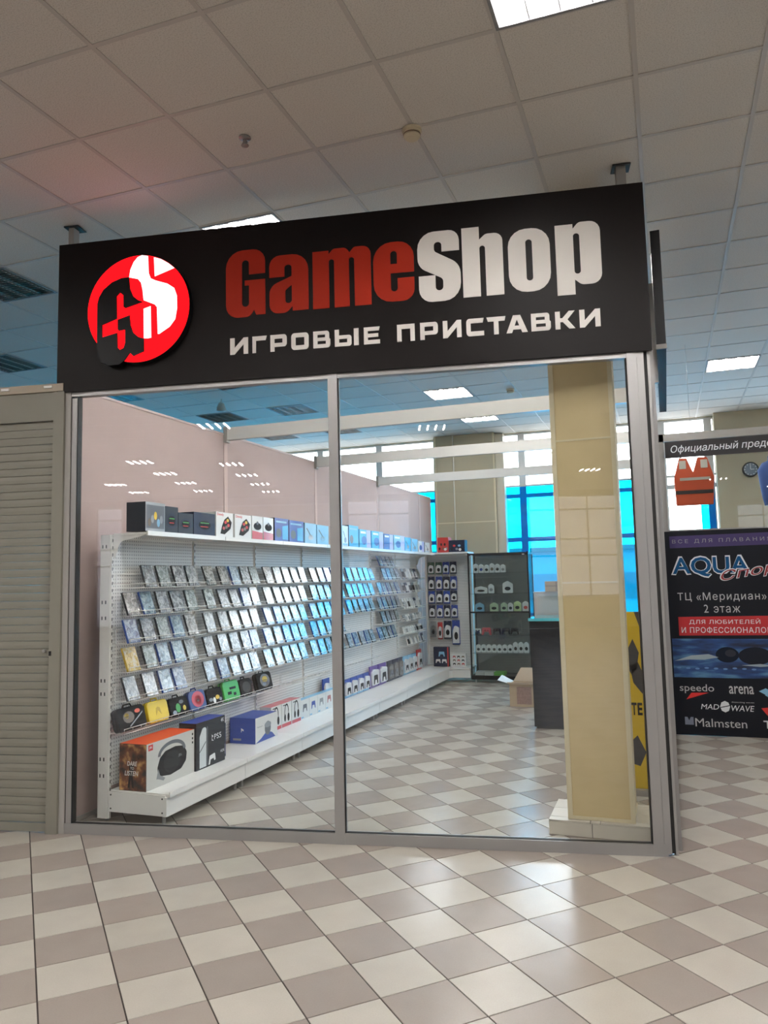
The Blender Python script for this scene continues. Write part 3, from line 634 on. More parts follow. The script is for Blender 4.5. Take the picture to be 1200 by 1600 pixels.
# ---- gondola shelving along the partition, seven bays
Y0, PIT = .2696, 1.015
SEAM = [Y0 + PIT*k for k in range(8)]
def upright():
    m = B(.066, .150, -.015, .015, .03, 1.963)
    m.box(.150, .158, -.008, .008, .03, 1.963)
    for k in range(36):                                   # slot row facing the shop
        z = .16 + k*.05; m.box(.158, .1586, -.004, .004, z, z+.022, mi=1)
    for z in (.31,.42,.86,.95,1.38,1.49,1.88):
        for x in (.085,.115): m.box(x-.005, x+.005, -.0156, -.015, z-.012, z+.012, mi=1)
    return m.mesh('upright', [WHITE, GASKET])
UPM = upright()
def bay(k, last=False):
    n = ORD[k]
    t = thing('gondola_bay', 'white perforated gondola shelving bay, %s from the glass front' % n, 'shelving unit', (0, SEAM[k], 0), 0, 'gondola bays along the pink wall')
    link('upright', UPM, t)
    if last: link('upright', UPM, t, (0, PIT, 0))
    for q in range(5):
        z = .24 + q*.345
        part('back_panel', B(.120, .147, .017, PIT-.017, z, z+.342), M_PERF, t)
    part('base_deck', B(.162, .634, .002, PIT-.002, .196, .22), WHITE, t, bevel=.003)
    part('kick_panel', B(.608, .622, .003, PIT-.003, .075, .190), WHITE, t)
    part('price_rail', B(.634, .640, .003, PIT-.003, .198, .232), WHITE, t)
    for y in (.05, PIT-.05):
        part('foot', MB().lathe([(.012,0),(.012,.08)], 8, (.56, y, 0)), ALU, t); part('foot', MB().lathe([(.012,0),(.012,.08)], 8, (.10, y, 0)), ALU, t)
    part('base_bracket', B(.162, .606, .004, .03, .078, .196), WHITE, t)
    part('top_shelf', B(.162, .445, .004, PIT-.004, 1.955, 1.972).box(.437,.452,.004,PIT-.004,1.948,1.980), WHITE, t)
    br = [(.158,1.80),(.158,1.955),(.42,1.955),(.38,1.942,.03),(.21,1.915,.06),(.172,1.80)]
    if k == 0: part('bracket', MB().prism(rp(br), .010, .014, 'y'), WHITE, t)
    if k == 6: part('bracket', MB().prism(rp(br), PIT-.014, PIT-.010, 'y'), WHITE, t)
    if k == 0:
        e = part('end_panel', B(.155, .612, -.012, .0, .078, .212), WHITE, t)
        for x in (.175,.59):
            for z in (.10,.19): part('screw', MB().lathe([(.006,-.014),(.006,-.012)], 8, (x,0,z), axis='y'), GASKET, e)
        part('corner_bracket', B(.600, .626, -.016, .03, .078, .200), WHITE, t)
    return t
for k in range(7): bay(k, k == 6)
co_ = thing('corner_deck', 'white corner base deck joining long shelving and short end bay', 'shelving unit', (0,0,0))
part('deck', MB().prism([(.15,7.377),(.634,7.377),(.66,7.44),(.66,7.96),(.15,7.96)], .196, .22, 'z'), WHITE, co_); part('kick', MB().prism([(.608,7.378),(.622,7.378),(.66,7.446),(.65,7.46)], .075, .19, 'z'), WHITE, co_)
# the short end bay, facing the glass front
eb = thing('end_gondola_bay', 'short white gondola bay facing the front, hung with controller packs', 'shelving unit', (0,0,0))
part('back_panel', B(.16, .87, 7.93, 7.96, .23, 1.96), M_PERF, eb)
part('base_deck', B(.66, .93, 7.46, 7.96, .196, .22), WHITE, eb); part('kick_panel', B(.645, .93, 7.47, 7.485, .075, .19), WHITE, eb); part('top_shelf', B(.16, .93, 7.56, 7.95, 1.965, 1.99), WHITE, eb)
part('upright', B(.87, .90, 7.90, 7.98, 0, 1.965), WHITE, eb); part('upright', B(.13, .16, 7.90, 7.98, 0, 1.965), WHITE, eb)
part('bracket', MB().prism([(7.6,1.955),(7.95,1.955),(7.95,1.75),(7.9,1.75),(7.86,1.9)], .88, .885, 'x'), WHITE, eb)

# ---- wire racks and game cases
def rack_mesh(w_):
    m = MB(); r = .0027
    m.tube([(.166,0,.10),(.166,0,.0),(.290,0,.0),(.290,0,.032)], r, 5); m.tube([(.166,w_,.10),(.166,w_,.0),(.290,w_,.0),(.290,w_,.032)], r, 5)
    for x, z in ((.166,.10),(.166,.0),(.23,.0),(.290,.0),(.290,.032)): m.tube([(x,0,z),(x,w_,z)], r, 5)
    n = max(2, round(w_/.09))
    for k in range(1, n): y = w_*k/n; m.tube([(.290,y,.032),(.290,y,0),(.20,y,0)], r*.8, 4)
    return m.mesh('wire_rack', WIRE, smooth=True)
RK = rack_mesh(.955)
ROWZ = [1.585, 1.392, 1.199, 1.005, .803]
def case_mesh(mi):
    m = MB(); hw, h, t = .0675, .171, .015
    m.box(-t, 0, -hw, hw, 0, h, mi=0)
    m.box(0, .0006, -hw+.003, hw-.002, .003, h-.003, mi=1)
    m.box(-t+.002, -t*.3, -hw-.0006, -hw, .004, h-.004, mi=2)
    edge = M('yellow_case_plastic', (0.50,0.33,0.02), 0.3) if mi == 4 else [M('blue_case_plastic', (0.02,0.07,0.30), 0.2, coat=.6), M('dark_case_plastic', (0.015,0.018,0.025), 0.2, coat=.6)][mi in (0,2,3)]
    return m.mesh('game_case', [edge, COV[mi], edge])
CM = [case_mesh(i) for i in range(5)]
# columns per bay: list of (rows x offsets)
def offs(k, r):
    if k == 0: return {0: [.245,.425,.625,.795], 1: [.05,.23,.415,.60,.79], 2: [.05,.235,.42,.60,.79], 3: [.05,.26,.425,.62,.79], 4: [.05,.26,.455,.63]}[r]
    if k == 1: return [.04,.255,.44,.625,.79]
    if k == 2: return [.045,.235,.42,.605,.785]
    if k == 3: return [.045,.235,.42,.60,.79]
    if k == 4: return [.03,.22,.41,.60,.78] if r in (0,1,2,4) else []
    if k == 5: return {0: [.25,.43,.61,.79], 1: [.07,.25,.43,.61,.79], 2: [.07,.25,.43,.61,.79], 3: [.20,.38,.56,.74], 4: [.07,.25,.43,.61]}[r]
    return []
colors = [[0,3,0,0],[2,1,0,0,3],[1,0,3,1,2],[4,3,1,1,0],[0,2,1,1,0]]
for k in range(6):
    for r in range(5):
        of = offs(k, r)
        if not of: continue
        rk = tag(link('wire_rack', RK, None, (0, SEAM[k]+.03, ROWZ[r])), 'white wire rack, %s row down in the %s shelving bay' % (ORD[r], ORD[k]), 'rack', 'wire racks for game cases')
        for q, of_ in enumerate(of):
            c = CM[colors[r][q] if k == 0 else random.choice([0,0,0,1,2,2,3] if k < 3 else [0,1,1,3,0])]
            y = SEAM[k] + of_ + .0675 + random.uniform(-.004,.004)
            o = tag(link('game_case', c, None, (.262, y, ROWZ[r]+.003), (0, -math.radians(19+random.uniform(-1.5,1.5)), random.uniform(-.02,.02))),
                    'wrapped game case, %s from left in %s row of the %s bay' % (ORD[q], ORD[r], ORD[k]), 'game case', 'game cases on the wire racks')
# extra top rack in the sixth bay
rk = tag(link('wire_rack', RK, None, (0, SEAM[5]+.03, 1.77)), 'white wire rack right under top shelf in sixth shelving bay', 'rack', 'wire racks for game cases')
for q, of_ in enumerate((.10,.26,.42,.58)):
    o = link('game_case', CM[random.choice([0,1,1])], None, (.262, SEAM[5]+of_+.0675, 1.773), (0, -math.radians(22), 0)); o.scale.z = .86
    tag(o, 'wrapped game case in the extra top rack of sixth bay, %s from left' % ORD[q], 'game case', 'game cases on the wire racks')

# ---- product boxes
def printed_box(name, label, cat, loc, d, mats, rz=0.0, group=None, bevel=0.0015):
    """d=(depth x, width y, height z); mats: dict body / front(+x) / end(-y) / top"""
    dx, dy, dz = d
    t = thing(name, label, cat, loc, rz, group)
    ml = [mats['body'], mats.get('front', mats['body']), mats.get('end', mats['body']), mats.get('top', mats['body'])]
    part('carton', B(-dx, 0, 0, dy, 0, dz, mf={'+x':1,'-y':2,'+z':3}), ml, t)
    return t
def poly_print(parent, loops, mat, x, name='print'): return flat_shape(name, loops, .0006, mat, parent, x+.0006, '+x')
def ell(cy, cz, ry, rz_, n=20, a0=0, a1=2*PI): return [(cy+ry*math.cos(a0+(a1-a0)*k/n), cz+rz_*math.sin(a0+(a1-a0)*k/n)) for k in range(n)]
CW = M('carton_white', (0.72,0.72,0.70), 0.35, coat=.3); CB = M('carton_black', (0.012,0.012,0.015), 0.45, spec=.25); CBL = M('carton_blue', (0.015,0.05,0.30), 0.45, coat=.08)
CLB = M('carton_light_blue', (0.22,0.46,0.66), 0.45, coat=.08); CR = M('carton_red', (0.50,0.03,0.03), 0.35, coat=.3); CNV = M('carton_navy', (0.009,0.016,0.045), 0.45, spec=.25); CO_ = M('carton_orange', (0.75,0.09,0.02), 0.4)
CCY = M('carton_reflected_cyan', (0.03,0.36,0.68), 0.45, coat=.08); CLIL = M('carton_lilac', (0.45,0.42,0.68), 0.45, coat=.08); CGR = M('carton_grey', (0.25,0.26,0.27), 0.35, coat=.3); INK = M('black_print', (0.010,0.010,0.012), 0.6, spec=.15); GRYP = M('grey_print', (0.12,0.13,0.15), 0.5)
DKB = M('carton_dark_slate', (0.018,0.025,0.038), 0.45, spec=.25); BRN = M('carton_brown', (0.16,0.11,0.07), 0.4); REDP = M('red_print', (0.60,0.02,0.02), 0.5); WHP = M('white_print', (0.8,0.8,0.8), 0.5); YEP = M('yellow_print', (0.75,0.5,0.03), 0.5); GRNP = M('green_print', (0.05,0.32,0.05), 0.5)

Z1 = 1.981; XF = .428
def topbox(y0, y1, h, body, front, label, deco):
    t = printed_box('console_box', label, 'box', (XF, y0, Z1), (.16, y1-y0, h), dict(body=body, front=front), group='console boxes on the top shelf'); w_ = y1-y0
    deco(t, w_, h); return t
def d_console(t, w_, h):
    poly_print(t, [ell(w_/2, h*.45, w_*.36, h*.30)], CNV, 0); poly_print(t, [ell(w_/2, h*.45, w_*.28, h*.2)], INK, .0006)
    poly_print(t, [[(w_*.3,h*.52),(w_*.7,h*.52),(w_*.7,h*.56),(w_*.3,h*.56)]], GRNP, .0012); poly_print(t, [[(w_*.3,h*.36),(w_*.66,h*.36),(w_*.66,h*.39),(w_*.3,h*.39)]], REDP, .0012)
def d_art(t, w_, h):
    poly_print(t, [[(.01,.02),(w_-.01,.02),(w_-.01,h*.9),(.01,h*.9)]], GRYP, 0)
    for q in range(5): poly_print(t, [ell(w_*(.2+.15*q), h*(.3+.12*(q%3)), .018, .03, 8)], [BRN,CGR,YEP,CLB,CGR][q], .0006)
def d_racer(t, w_, h):
    lettering('lettering', 'Dendy', (.015, w_*.45, h*.82, h*.96), REDP, t, .0006, face='+x', bold=.02)
    poly_print(t, [[(w_*.25,h*.12),(w_*.5,h*.10),(w_*.85,h*.35),(w_*.92,h*.62),(w_*.7,h*.85),(w_*.48,h*.7),(w_*.35,h*.45)]], INK, 0)
    for a, b_, c in ((.55,.6,REDP),(.68,.68,YEP),(.72,.48,REDP),(.45,.35,CR),(.6,.4,BRN)): poly_print(t, [ell(w_*a, h*b_, w_*.075, h*.07, 10)], c, .0006)
def d_redbase(t, w_, h):
    poly_print(t, [[(0.002,.002),(w_-.002,.002),(w_-.002,h*.30),(0.002,h*.36)]], CR, 0)
    poly_print(t, [ell(w_*.5, h*.56, w_*.36, h*.16)], INK, .0006); poly_print(t, [ell(w_*.5, h*.70, w_*.10, h*.08)], GRYP, .0012)
    lettering('lettering', 'BITEX', (w_*.15, w_*.85, h*.12, h*.22), WHP, t, .0012, face='+x', bold=.02) if False else None
def d_blue(t, w_, h):
    poly_print(t, [[(w_*.55,h*.08),(w_*.95,h*.08),(w_*.95,h*.72),(w_*.55,h*.66)]], CCY, 0); poly_print(t, [ell(w_*.28, h*.35, w_*.18, h*.2)], GRYP, 0)
    poly_print(t, [[(w_*.1,h*.80),(w_*.85,h*.80),(w_*.85,h*.88),(w_*.1,h*.88)]], CLB, 0)
def d_pale(t, w_, h):
    poly_print(t, [[(w_*.12,h*.72),(w_*.55,h*.3),(w_*.6,h*.34),(w_*.18,h*.76)]], GRYP, 0); poly_print(t, [ell(w_*.5, h*.3, w_*.2, h*.13)], CGR, 0)
    poly_print(t, [[(w_*.08,h*.05),(w_*.9,h*.05),(w_*.9,h*.13),(w_*.08,h*.13)]], CLB, 0)
def d_split(t, w_, h):
    poly_print(t, [[(w_*.62,.004),(w_-.003,.004),(w_-.003,h-.004),(w_*.62,h-.004)]], CLIL, 0); poly_print(t, [ell(w_*.4, h*.4, w_*.22, h*.24)], CBL, .0006)
    poly_print(t, [[(w_*.1,h*.78),(w_*.55,h*.78),(w_*.55,h*.9),(w_*.1,h*.9)]], WHP, .0006)
TB = [(.275,.50,.205,DKB,CGR,'grey printed console box, first from left on top shelf',d_art),(.505,.66,.19,DKB,DKB,'dark slate console box, second from left on top shelf',d_console),  # reflected blue of the window film is put into later cartons' own colour
 (.665,.855,.155,CNV,DKB,'low navy console box, third from left on top shelf',d_console),(.865,1.165,.175,CNV,CNV,'wide navy console box with round console picture on top shelf',d_console),
 (1.18,1.44,.20,CW,CW,'white box with red motorcycle picture, left one of two',d_racer),(1.47,1.745,.20,CW,CW,'white box with red motorcycle picture, right one of two',d_racer),
 (1.76,1.95,.205,CW,CW,'white and red console box, left one of two',d_redbase),(1.965,2.15,.205,CW,CW,'white and red console box, right one of two',d_redbase),
 (2.18,2.46,.215,CB,CBL,'black and blue console box, left one of two beside white boxes',d_blue),(2.475,2.79,.21,CB,CBL,'black and blue console box, right one of two beside pale boxes',d_blue),
 (2.82,3.09,.205,CLB,CLB,'pale blue box with crane-like picture, left of the pair at mullion',d_pale),(3.11,3.40,.20,CLB,CLB,'pale blue box with crane-like picture, right of the pair at mullion',d_pale),
 (3.78,3.95,.23,CW,CW,'narrow white box just right of the mullion on top shelf',d_pale),(3.97,4.265,.245,CB,CCY,'box in reflected bright blue with black side on top shelf',d_blue),
 (4.30,4.67,.215,CCY,CCY,'box in reflected blue and lilac, left one of two on top shelf',d_split),(4.71,5.12,.215,CCY,CCY,'box in reflected blue and lilac, right one of two on top shelf',d_split),
 (5.14,5.50,.20,CNV,CBL,'deep blue box with dark end on top shelf',d_split),(5.53,5.98,.20,CLB,CLB,'light blue lilac-edged box on top shelf',d_split),
 (6.00,6.26,.19,CCY,CCY,'small box in reflected bright blue far along the top shelf',d_pale),(6.30,6.58,.18,CW,CLB,'pale blue and white box far along the top shelf',d_pale),
 (6.62,6.90,.16,CW,CW,'white box near far end of the top shelf',d_split),(6.95,7.2,.15,CGR,CW,'last small white box on the long top shelf',d_pale)]
for y0, y1, h_, bm_, fm_, lb, dc in TB: topbox(y0, y1, h_, bm_, fm_, lb, dc)
# boxes on the end bay's top shelf (their front looks at -y)
for x0, x1, h_, mt, lb in ((.45,.625,.235,CR,'red box on top of the short end bay'),(.632,.885,.185,CNV,'navy printed box on top of the short end bay')):
    t = thing('console_box', lb, 'box', (x0, 7.56, 1.99), 0)
    part('carton', B(0, x1-x0, 0, .18, 0, h_), mt, t); w_ = x1-x0
    for q in range(5): flat_shape('print', [ell(w_*(.18+.16*q), h_*(.25+.14*((q*2)%4)), w_*.09, h_*.10, 10)], .0006, [INK,CR,CGR,CLB,INK][q] if mt is CNV else [INK,CB,BRN,INK,CGR][q], t, -.0006)
    flat_shape('print', [ell(w_*.7, h_*.2, .022, .022, 12)], .0006, WHP, t, -.0012)

# ---- large boxes on the base deck
ZD = .2205
# speaker carton
jb = printed_box('speaker_box', 'orange topped white speaker carton at near end of base deck', 'box', (.45, .275, ZD), (.22, .565, .31), dict(body=CW, front=M('carton_pale_grey', (0.62,0.62,0.59), 0.4), top=CO_, end=CB))
def stage_mat():
    m, N, L, b = new_mat('concert_photo_print')
    tc = N.new('ShaderNodeTexCoord'); nz = N.new('ShaderNodeTexNoise'); nz.inputs['Scale'].default_value = 12; nz.inputs['Detail'].default_value = 4; L.new(tc.outputs['Object'], nz.inputs['Vector'])
    cr = N.new('ShaderNodeValToRGB'); e = cr.color_ramp.elements; e[0].position = .38; e[0].color = (.010,.006,.008,1); e[1].position = .72; e[1].color = (.85,.50,.18,1); k = e.new(.52); k.color = (.16,.05,.02,1)
    L.new(nz.outputs['Fac'], cr.inputs[0]); L.new(cr.outputs[0], b.inputs['Base Color']); b.inputs['Roughness'].default_value = .3; return m
part('photo_panel', B(-.218, -.002, -.001, 0, .003, .307), stage_mat(), jb)
lettering('lettering', 'DARE', (-.155, -.075, .165, .195), WHP, jb, -.0016, bold=.02, shear=.15); lettering('lettering', 'TO', (-.13, -.10, .140, .158), WHP, jb, -.0016, bold=.02, shear=.15); lettering('lettering', 'LISTEN', (-.175, -.065, .100, .132), WHP, jb, -.0016, bold=.02, shear=.15)
flat_shape('print', [[(-.15,.02),(-.135,.02),(-.125,.08),(-.115,.02),(-.10,.02),(-.11,.10),(-.10,.17),(-.14,.17),(-.14,.10)]], .0004, INK, jb, -.0013)
poly_print(jb, [[(.02,.262),(.07,.262),(.07,.30),(.02,.30)]], REDP, 0, 'logo_square'); lettering('lettering', 'JBL', (.027,.063,.272,.290), WHP, jb, .0014, face='+x', bold=.03)
body = [(.13,.07),(.12,.13),(.15,.19),(.21,.225),(.33,.235),(.43,.22),(.47,.17),(.46,.11),(.40,.065),(.27,.05)]
poly_print(jb, [rp([(a, b_, .03) for a, b_ in body])], INK, 0, 'speaker_picture'); poly_print(jb, [ell(.29,.14,.10,.075)], M('dark_grille_print', (.022,.023,.026), .6, spec=.15), .0006)
hn = ell(.29,.20,.165,.085,14,0,PI) + [(.125,.20)] + ell(.29,.20,.135,.06,14,PI,0) + [(.425,.20)]
poly_print(jb, [hn], GRYP, .0006, 'handle_picture'); poly_print(jb, [[(.11,.055),(.125,.055),(.19,.03),(.21,.045),(.15,.075),(.13,.12)]], CGR, .0006)
lettering('lettering', 'JBL', (.365,.41,.15,.172), CGR, jb, .0014, face='+x')
for q in range(3): poly_print(jb, [[(.535,.27-.03*q),(.55,.27-.03*q),(.55,.285-.03*q),(.535,.285-.03*q)]], INK, 0)
# tall black console carton
p5 = printed_box('console_carton', 'tall black console carton with blue top beside the speaker carton', 'box', (.462, .848, ZD), (.15, .40, .345), dict(body=CB, top=CBL, end=CB))
poly_print(p5, [rp([(.045,.01),(.135,.01),(.135,.30,.02),(.085,.30,.03),(.045,.24,.02)])], M('pale_console_print', (.62,.66,.68), .5), 0, 'console_picture')
poly_print(p5, [[(.045,.13),(.048,.125),(.13,.19),(.128,.196)]], INK, .0006); poly_print(p5, [[(.145,.01),(.155,.01),(.155,.30),(.145,.30)]], GRYP, 0)
lettering('lettering', 'PS5', (.245,.345,.185,.225), WHP, p5, .0008, face='+x'); poly_print(p5, [[(.205,.185),(.212,.185),(.212,.228),(.23,.215),(.23,.205),(.216,.213),(.216,.19),(.235,.183),(.235,.178)]], WHP, 0)
poly_print(p5, [rp([(.165,.012),(.18,.075,.01),(.255,.085,.01),(.265,.03,.01),(.245,.03),(.235,.05),(.195,.045),(.185,.012)])], WHP, 0, 'gamepad_picture'); lettering('lettering', '4', (.34,.36,.30,.33), WHP, p5, .0008, face='+x'); lettering('lettering', 'K', (.364,.385,.30,.33), WHP, p5, .0008, face='+x')
lettering('lettering', 'HDR', (.335,.39,.07,.09), WHP, p5, .0008, face='+x')
bb = printed_box('slim_blue_box', 'slim dark blue box standing behind the tall black carton', 'box', (.40, 1.262, ZD), (.16, .10, .26), dict(body=CNV, front=CNV)); poly_print(bb, [[(.01,.02),(.09,.02),(.09,.1),(.01,.1)]], CLIL, 0)
p4 = printed_box('console_carton', 'low blue ended console carton with white front, lid sloping', 'box', (.422, 1.805, ZD), (.25, .40, .215), dict(body=CBL, end=CBL, front=CW, top=CBL))
flat_shape('print', [[(-.15,.095),(-.14,.095),(-.14,.13),(-.115,.118),(-.115,.105),(-.135,.112),(-.135,.095)]], .0006, WHP, p4, -.0006); part('label_strip', B(-.22,-.14,-.0008,0,.025,.042), CGR, p4)
poly_print(p4, [rp([(.003,.003),(.36,.003),(.30,.05,.05),(.20,.075,.05),(.10,.03,.05)])], CBL, 0); poly_print(p4, [ell(.22,.10,.055,.06)], GRYP, .0006, 'headset_picture'); poly_print(p4, [ell(.22,.13,.06,.025)], CGR, .0012)
lettering('lettering', 'PlayStation', (.03,.13,.125,.14), GRYP, p4, .0008, face='+x')
for q in range(3):
    y = 2.30 + .21*q
    h3 = printed_box('headset_box', 'white headset box with red base, %s of three beyond the blue carton' % ORD[q], 'box', (.31, y, ZD), (.12, .20, .225), dict(body=CW, top=CR, front=CW), group='headset boxes on the base deck')
    arch = ell(.10,.13,.045,.085,14,0,PI)+[(.055,.09)]+ell(.10,.13,.033,.07,14,PI,0)+[(.145,.09)]
    poly_print(h3, [arch], INK, 0, 'headset_picture'); poly_print(h3, [ell(.065,.085,.018,.035,12)], INK, .0006); poly_print(h3, [ell(.138,.085,.022,.04,12)], INK, .0006); poly_print(h3, [[(.003,.003),(.197,.003),(.197,.035),(.003,.035)]], CR, 0); poly_print(h3, [[(.03,.20),(.09,.20),(.09,.208),(.03,.208)]], INK, 0)
PADC = [GRYP, CBL, CGR, M('rose_print', (.40,.14,.14), .5), M('camo_print', (.20,.26,.20), .5)]
def pad_loop(cy, cz, s): return rp([(cy-.5*s,cz-.45*s),(cy-.42*s,cz+.28*s,.1*s),(cy+.42*s,cz+.28*s,.1*s),(cy+.5*s,cz-.45*s),(cy+.33*s,cz-.45*s,.05*s),(cy+.22*s,cz-.12*s,.05*s),(cy-.22*s,cz-.12*s,.05*s),(cy-.33*s,cz-.45*s,.05*s)])
PN = ['grey','purple blue','silver','rose','camouflage']
for q in range(5):
    c5 = printed_box('gamepad_box', 'white box with blue top showing a %s gamepad, left of mullion' % PN[q], 'box', (.30, 2.94+.2*q, ZD), (.075, .195, .19), dict(body=CW, top=CLB, front=CW), group='white gamepad boxes on the base deck')
    poly_print(c5, [pad_loop(.095,.115,.10)], PADC[q], 0, 'gamepad_picture'); poly_print(c5, [[(.01,.01),(.06,.01),(.06,.025),(.01,.025)]], CLB, 0)
# blister packs standing on the deck
def blister(label, y, w_, h_, card, shell, group='blister packs standing on base deck', x=.232, loc=None, rz=0.0, z=ZD, style=0):
    t = thing('gamepad_pack', label, 'blister pack', loc or (x, y, z), rz, group)
    part('card', B(-.045, -.03, 0, w_, 0, h_), card, t)
    hull = rp([(.02*w_/.15,.03),(w_-.02,.03),(w_-.02,h_*.80,.03),(w_*.3,h_*.86,.04),(.02,h_*.70,.03)])
    part('shell', MB().prism(hull, -.03, -.004, 'x'), shell, t, bevel=.004)
    flat_shape('gamepad_picture', [pad_loop(w_*.5, h_*.42, w_*.52)], .004, INK if style == 0 else GRYP, t, .0, '+x')
    part('strip', B(-.03,-.0285,.002,w_-.002,.003,.028), CLB if card is CBL else card, t)
    return t
SHW = M('white_blister', (.74,.75,.76), .15, coat=.5); SHD = M('smoke_blister', (.16,.16,.16), .15, coat=.5)
blister('single white gamepad pack on blue card, left of mullion on deck', 3.70, .17, .30, CBL, SHW)
yy = 4.28
for q in range(4): blister('white gamepad pack on blue card, %s right of the mullion' % ORD[q], yy, .195, .215, CBL, SHW); yy += .205
for q in range(2): blister('taller white gamepad pack on purple card, %s one of two' % ['left','right'][q], 5.13+.315*q, .29, .27, M('carton_purple', (.10,.05,.28), .35, coat=.3), SHW)
for q in range(3): blister('smoke grey accessory pack with dark top, %s of three' % ORD[q], 5.79+.215*q, .20, .27, CNV, SHD, style=1)
for q in range(3): blister('white gamepad pack on light blue card, %s of three at far end' % ORD[q], 6.47+.205*q, .19, .265, CLB, SHW)
blister('red and white accessory pack at far end of the deck', 7.11, .22, .30, CR, SHW)

# ---- carrying cases in the low wire rack
rk2 = rack_mesh(2.5)
tag(link('wire_rack', rk2, None, (.01, .215+.02, .60)), 'long low white wire rack holding console carrying cases', 'rack')
tag(link('wire_rack', rk2, None, (.01, 2.76, .60)), 'empty long low white wire rack beyond the carrying cases', 'rack')
def bag(label, y, w_, h_, mat, deco, lean=14):
    t = thing('carrying_case', label, 'case', (.262, y, .605), 0, 'carrying cases in the low rack'); t.rotation_euler = (0, -math.radians(lean), 0)
    hull = rp([(0,0,.035),(w_,0,.035),(w_,h_,.035),(0,h_,.035)], 6)
    part('shell', MB().prism(hull, -.05, 0, 'x'), mat, t, bevel=.008)
    z_ = rp([(-.002,-.002,.036),(w_+.002,-.002,.036),(w_+.002,h_+.002,.036),(-.002,h_+.002,.036)], 6)
    part('zipper', MB().prism(z_, -.028, -.022, 'x'), GASKET, t)
    part('handle', MB().tube([(-.025,w_*.35,h_),(-.025,w_*.38,h_+.018),(-.025,w_*.62,h_+.018),(-.025,w_*.65,h_)], .006, 6), mat, t)
    for lp, m in deco: flat_shape('print', [lp], .0012, m, t, .0012, '+x')
    return t
BK = M('black_nylon', (.009,.008,.008), .7, bump=.2, nscale=200, spec=.15); YL = M('yellow_shell', (.78,.58,.01), .45); RD = M('red_shell', (.55,.03,.05), .4); GN = M('green_shell', (.05,.40,.06), .45); NB = M('navy_shell', (.03,.06,.22), .45)
bag('black carrying case with gold and orange print, leftmost in low rack', .235, .30, .16, BK, [(ell(.12,.09,.06,.04,12), BRN),(ell(.10,.10,.025,.02,10), YEP),([(.12,.02),(.27,.10),(.275,.11),(.12,.03)], CGR),(ell(.22,.12,.03,.015,8), CO_)])
bag('bright yellow carrying case in low rack', .565, .245, .155, YL, [([(.09,.05),(.12,.085),(.155,.05),(.145,.1),(.12,.11),(.10,.1)], M('dull_yellow_print', (.55,.38,.01), .5)), (rp([(.02,.02,.02),(.225,.02,.02),(.225,.022,.0),(.02,.022)]), M('dull_yellow_print'))])
bag('dark carrying case with small green and cream print', .83, .235, .14, BK, [(ell(.10,.06,.03,.035,10), GRNP),(ell(.05,.03,.025,.018,10), CGR),(ell(.18,.05,.02,.02,10), YEP),(ell(.15,.10,.03,.015,8), GRYP)])
bag('red and blue carrying case with round emblem in low rack', 1.085, .23, .155, NB, [(ell(.12,.085,.085,.062,18), RD),(ell(.12,.08,.045,.04,16), REDP),(ell(.12,.08,.018,.016,10), WHP)])
bag('black carrying case with scattered cream print beside green one', 1.335, .235, .14, BK, [(ell(.05,.05,.03,.015,8), CGR),(ell(.10,.04,.02,.025,8), WHP),(ell(.15,.06,.03,.018,8), YEP),(ell(.19,.04,.02,.015,8), CGR)])
bag('bright green carrying case with dark blocky print', 1.59, .255, .165, GN, [([(.06,.05),(.12,.05),(.12,.075),(.06,.075)], INK),([(.10,.09),(.20,.09),(.20,.11),(.10,.11)], INK),([(.15,.035),(.19,.035),(.19,.06),(.15,.06)], INK)])
bag('plain black carrying case with strap beside green one', 1.865, .20, .15, BK, [(ell(.10,.075,.07,.05,16), M('dull_black_print', (.03,.03,.03), .7))])
bag('black oval carrying case with golden mesh print, rightmost', 2.17, .275, .165, BK, [(ell(.14,.09,.09,.06,16), BRN),(ell(.14,.10,.05,.03,12), YEP),(ell(.12,.06,.03,.02,10), CGR),(ell(.18,.06,.03,.02,10), BRN)])

# ---- small packs in the seventh bay
RK6 = rack_mesh(.92)
for r, (z, n, w_, h_) in enumerate(((1.585,6,.10,.16),(1.392,6,.11,.15),(1.16,8,.085,.15),(.98,8,.09,.10),(.80,9,.085,.11),(.63,5,.08,.13))):
    tag(link('wire_rack', RK6, None, (0, SEAM[6]+.04, z)), 'white wire rack, %s row down in the farthest shelving bay' % ORD[r], 'rack', 'wire racks for small packs')
    for q in range(n):
        y = SEAM[6] + .06 + q*(.90/n) + (.35 if n == 5 else 0)*(.9/1.0)*(1 if n == 5 else 0)*.5
        m = MB().box(-.012,0,0,w_,0,h_).box(0,.010,.012,w_-.012,h_*.15,h_*.7,mi=1)
        o = link('accessory_pack', m.mesh('accessory_pack', [random.choice([CW,CW,CW,CGR,CNV]), random.choice([INK,SHW,SHW,CGR])]), None, (.25, y, z+.004), (0, -math.radians(16), 0))
        tag(o, 'small accessory pack, %s from left in %s row of farthest bay' % (ORD[q], ORD[r]), 'pack', 'small packs in the farthest bay')

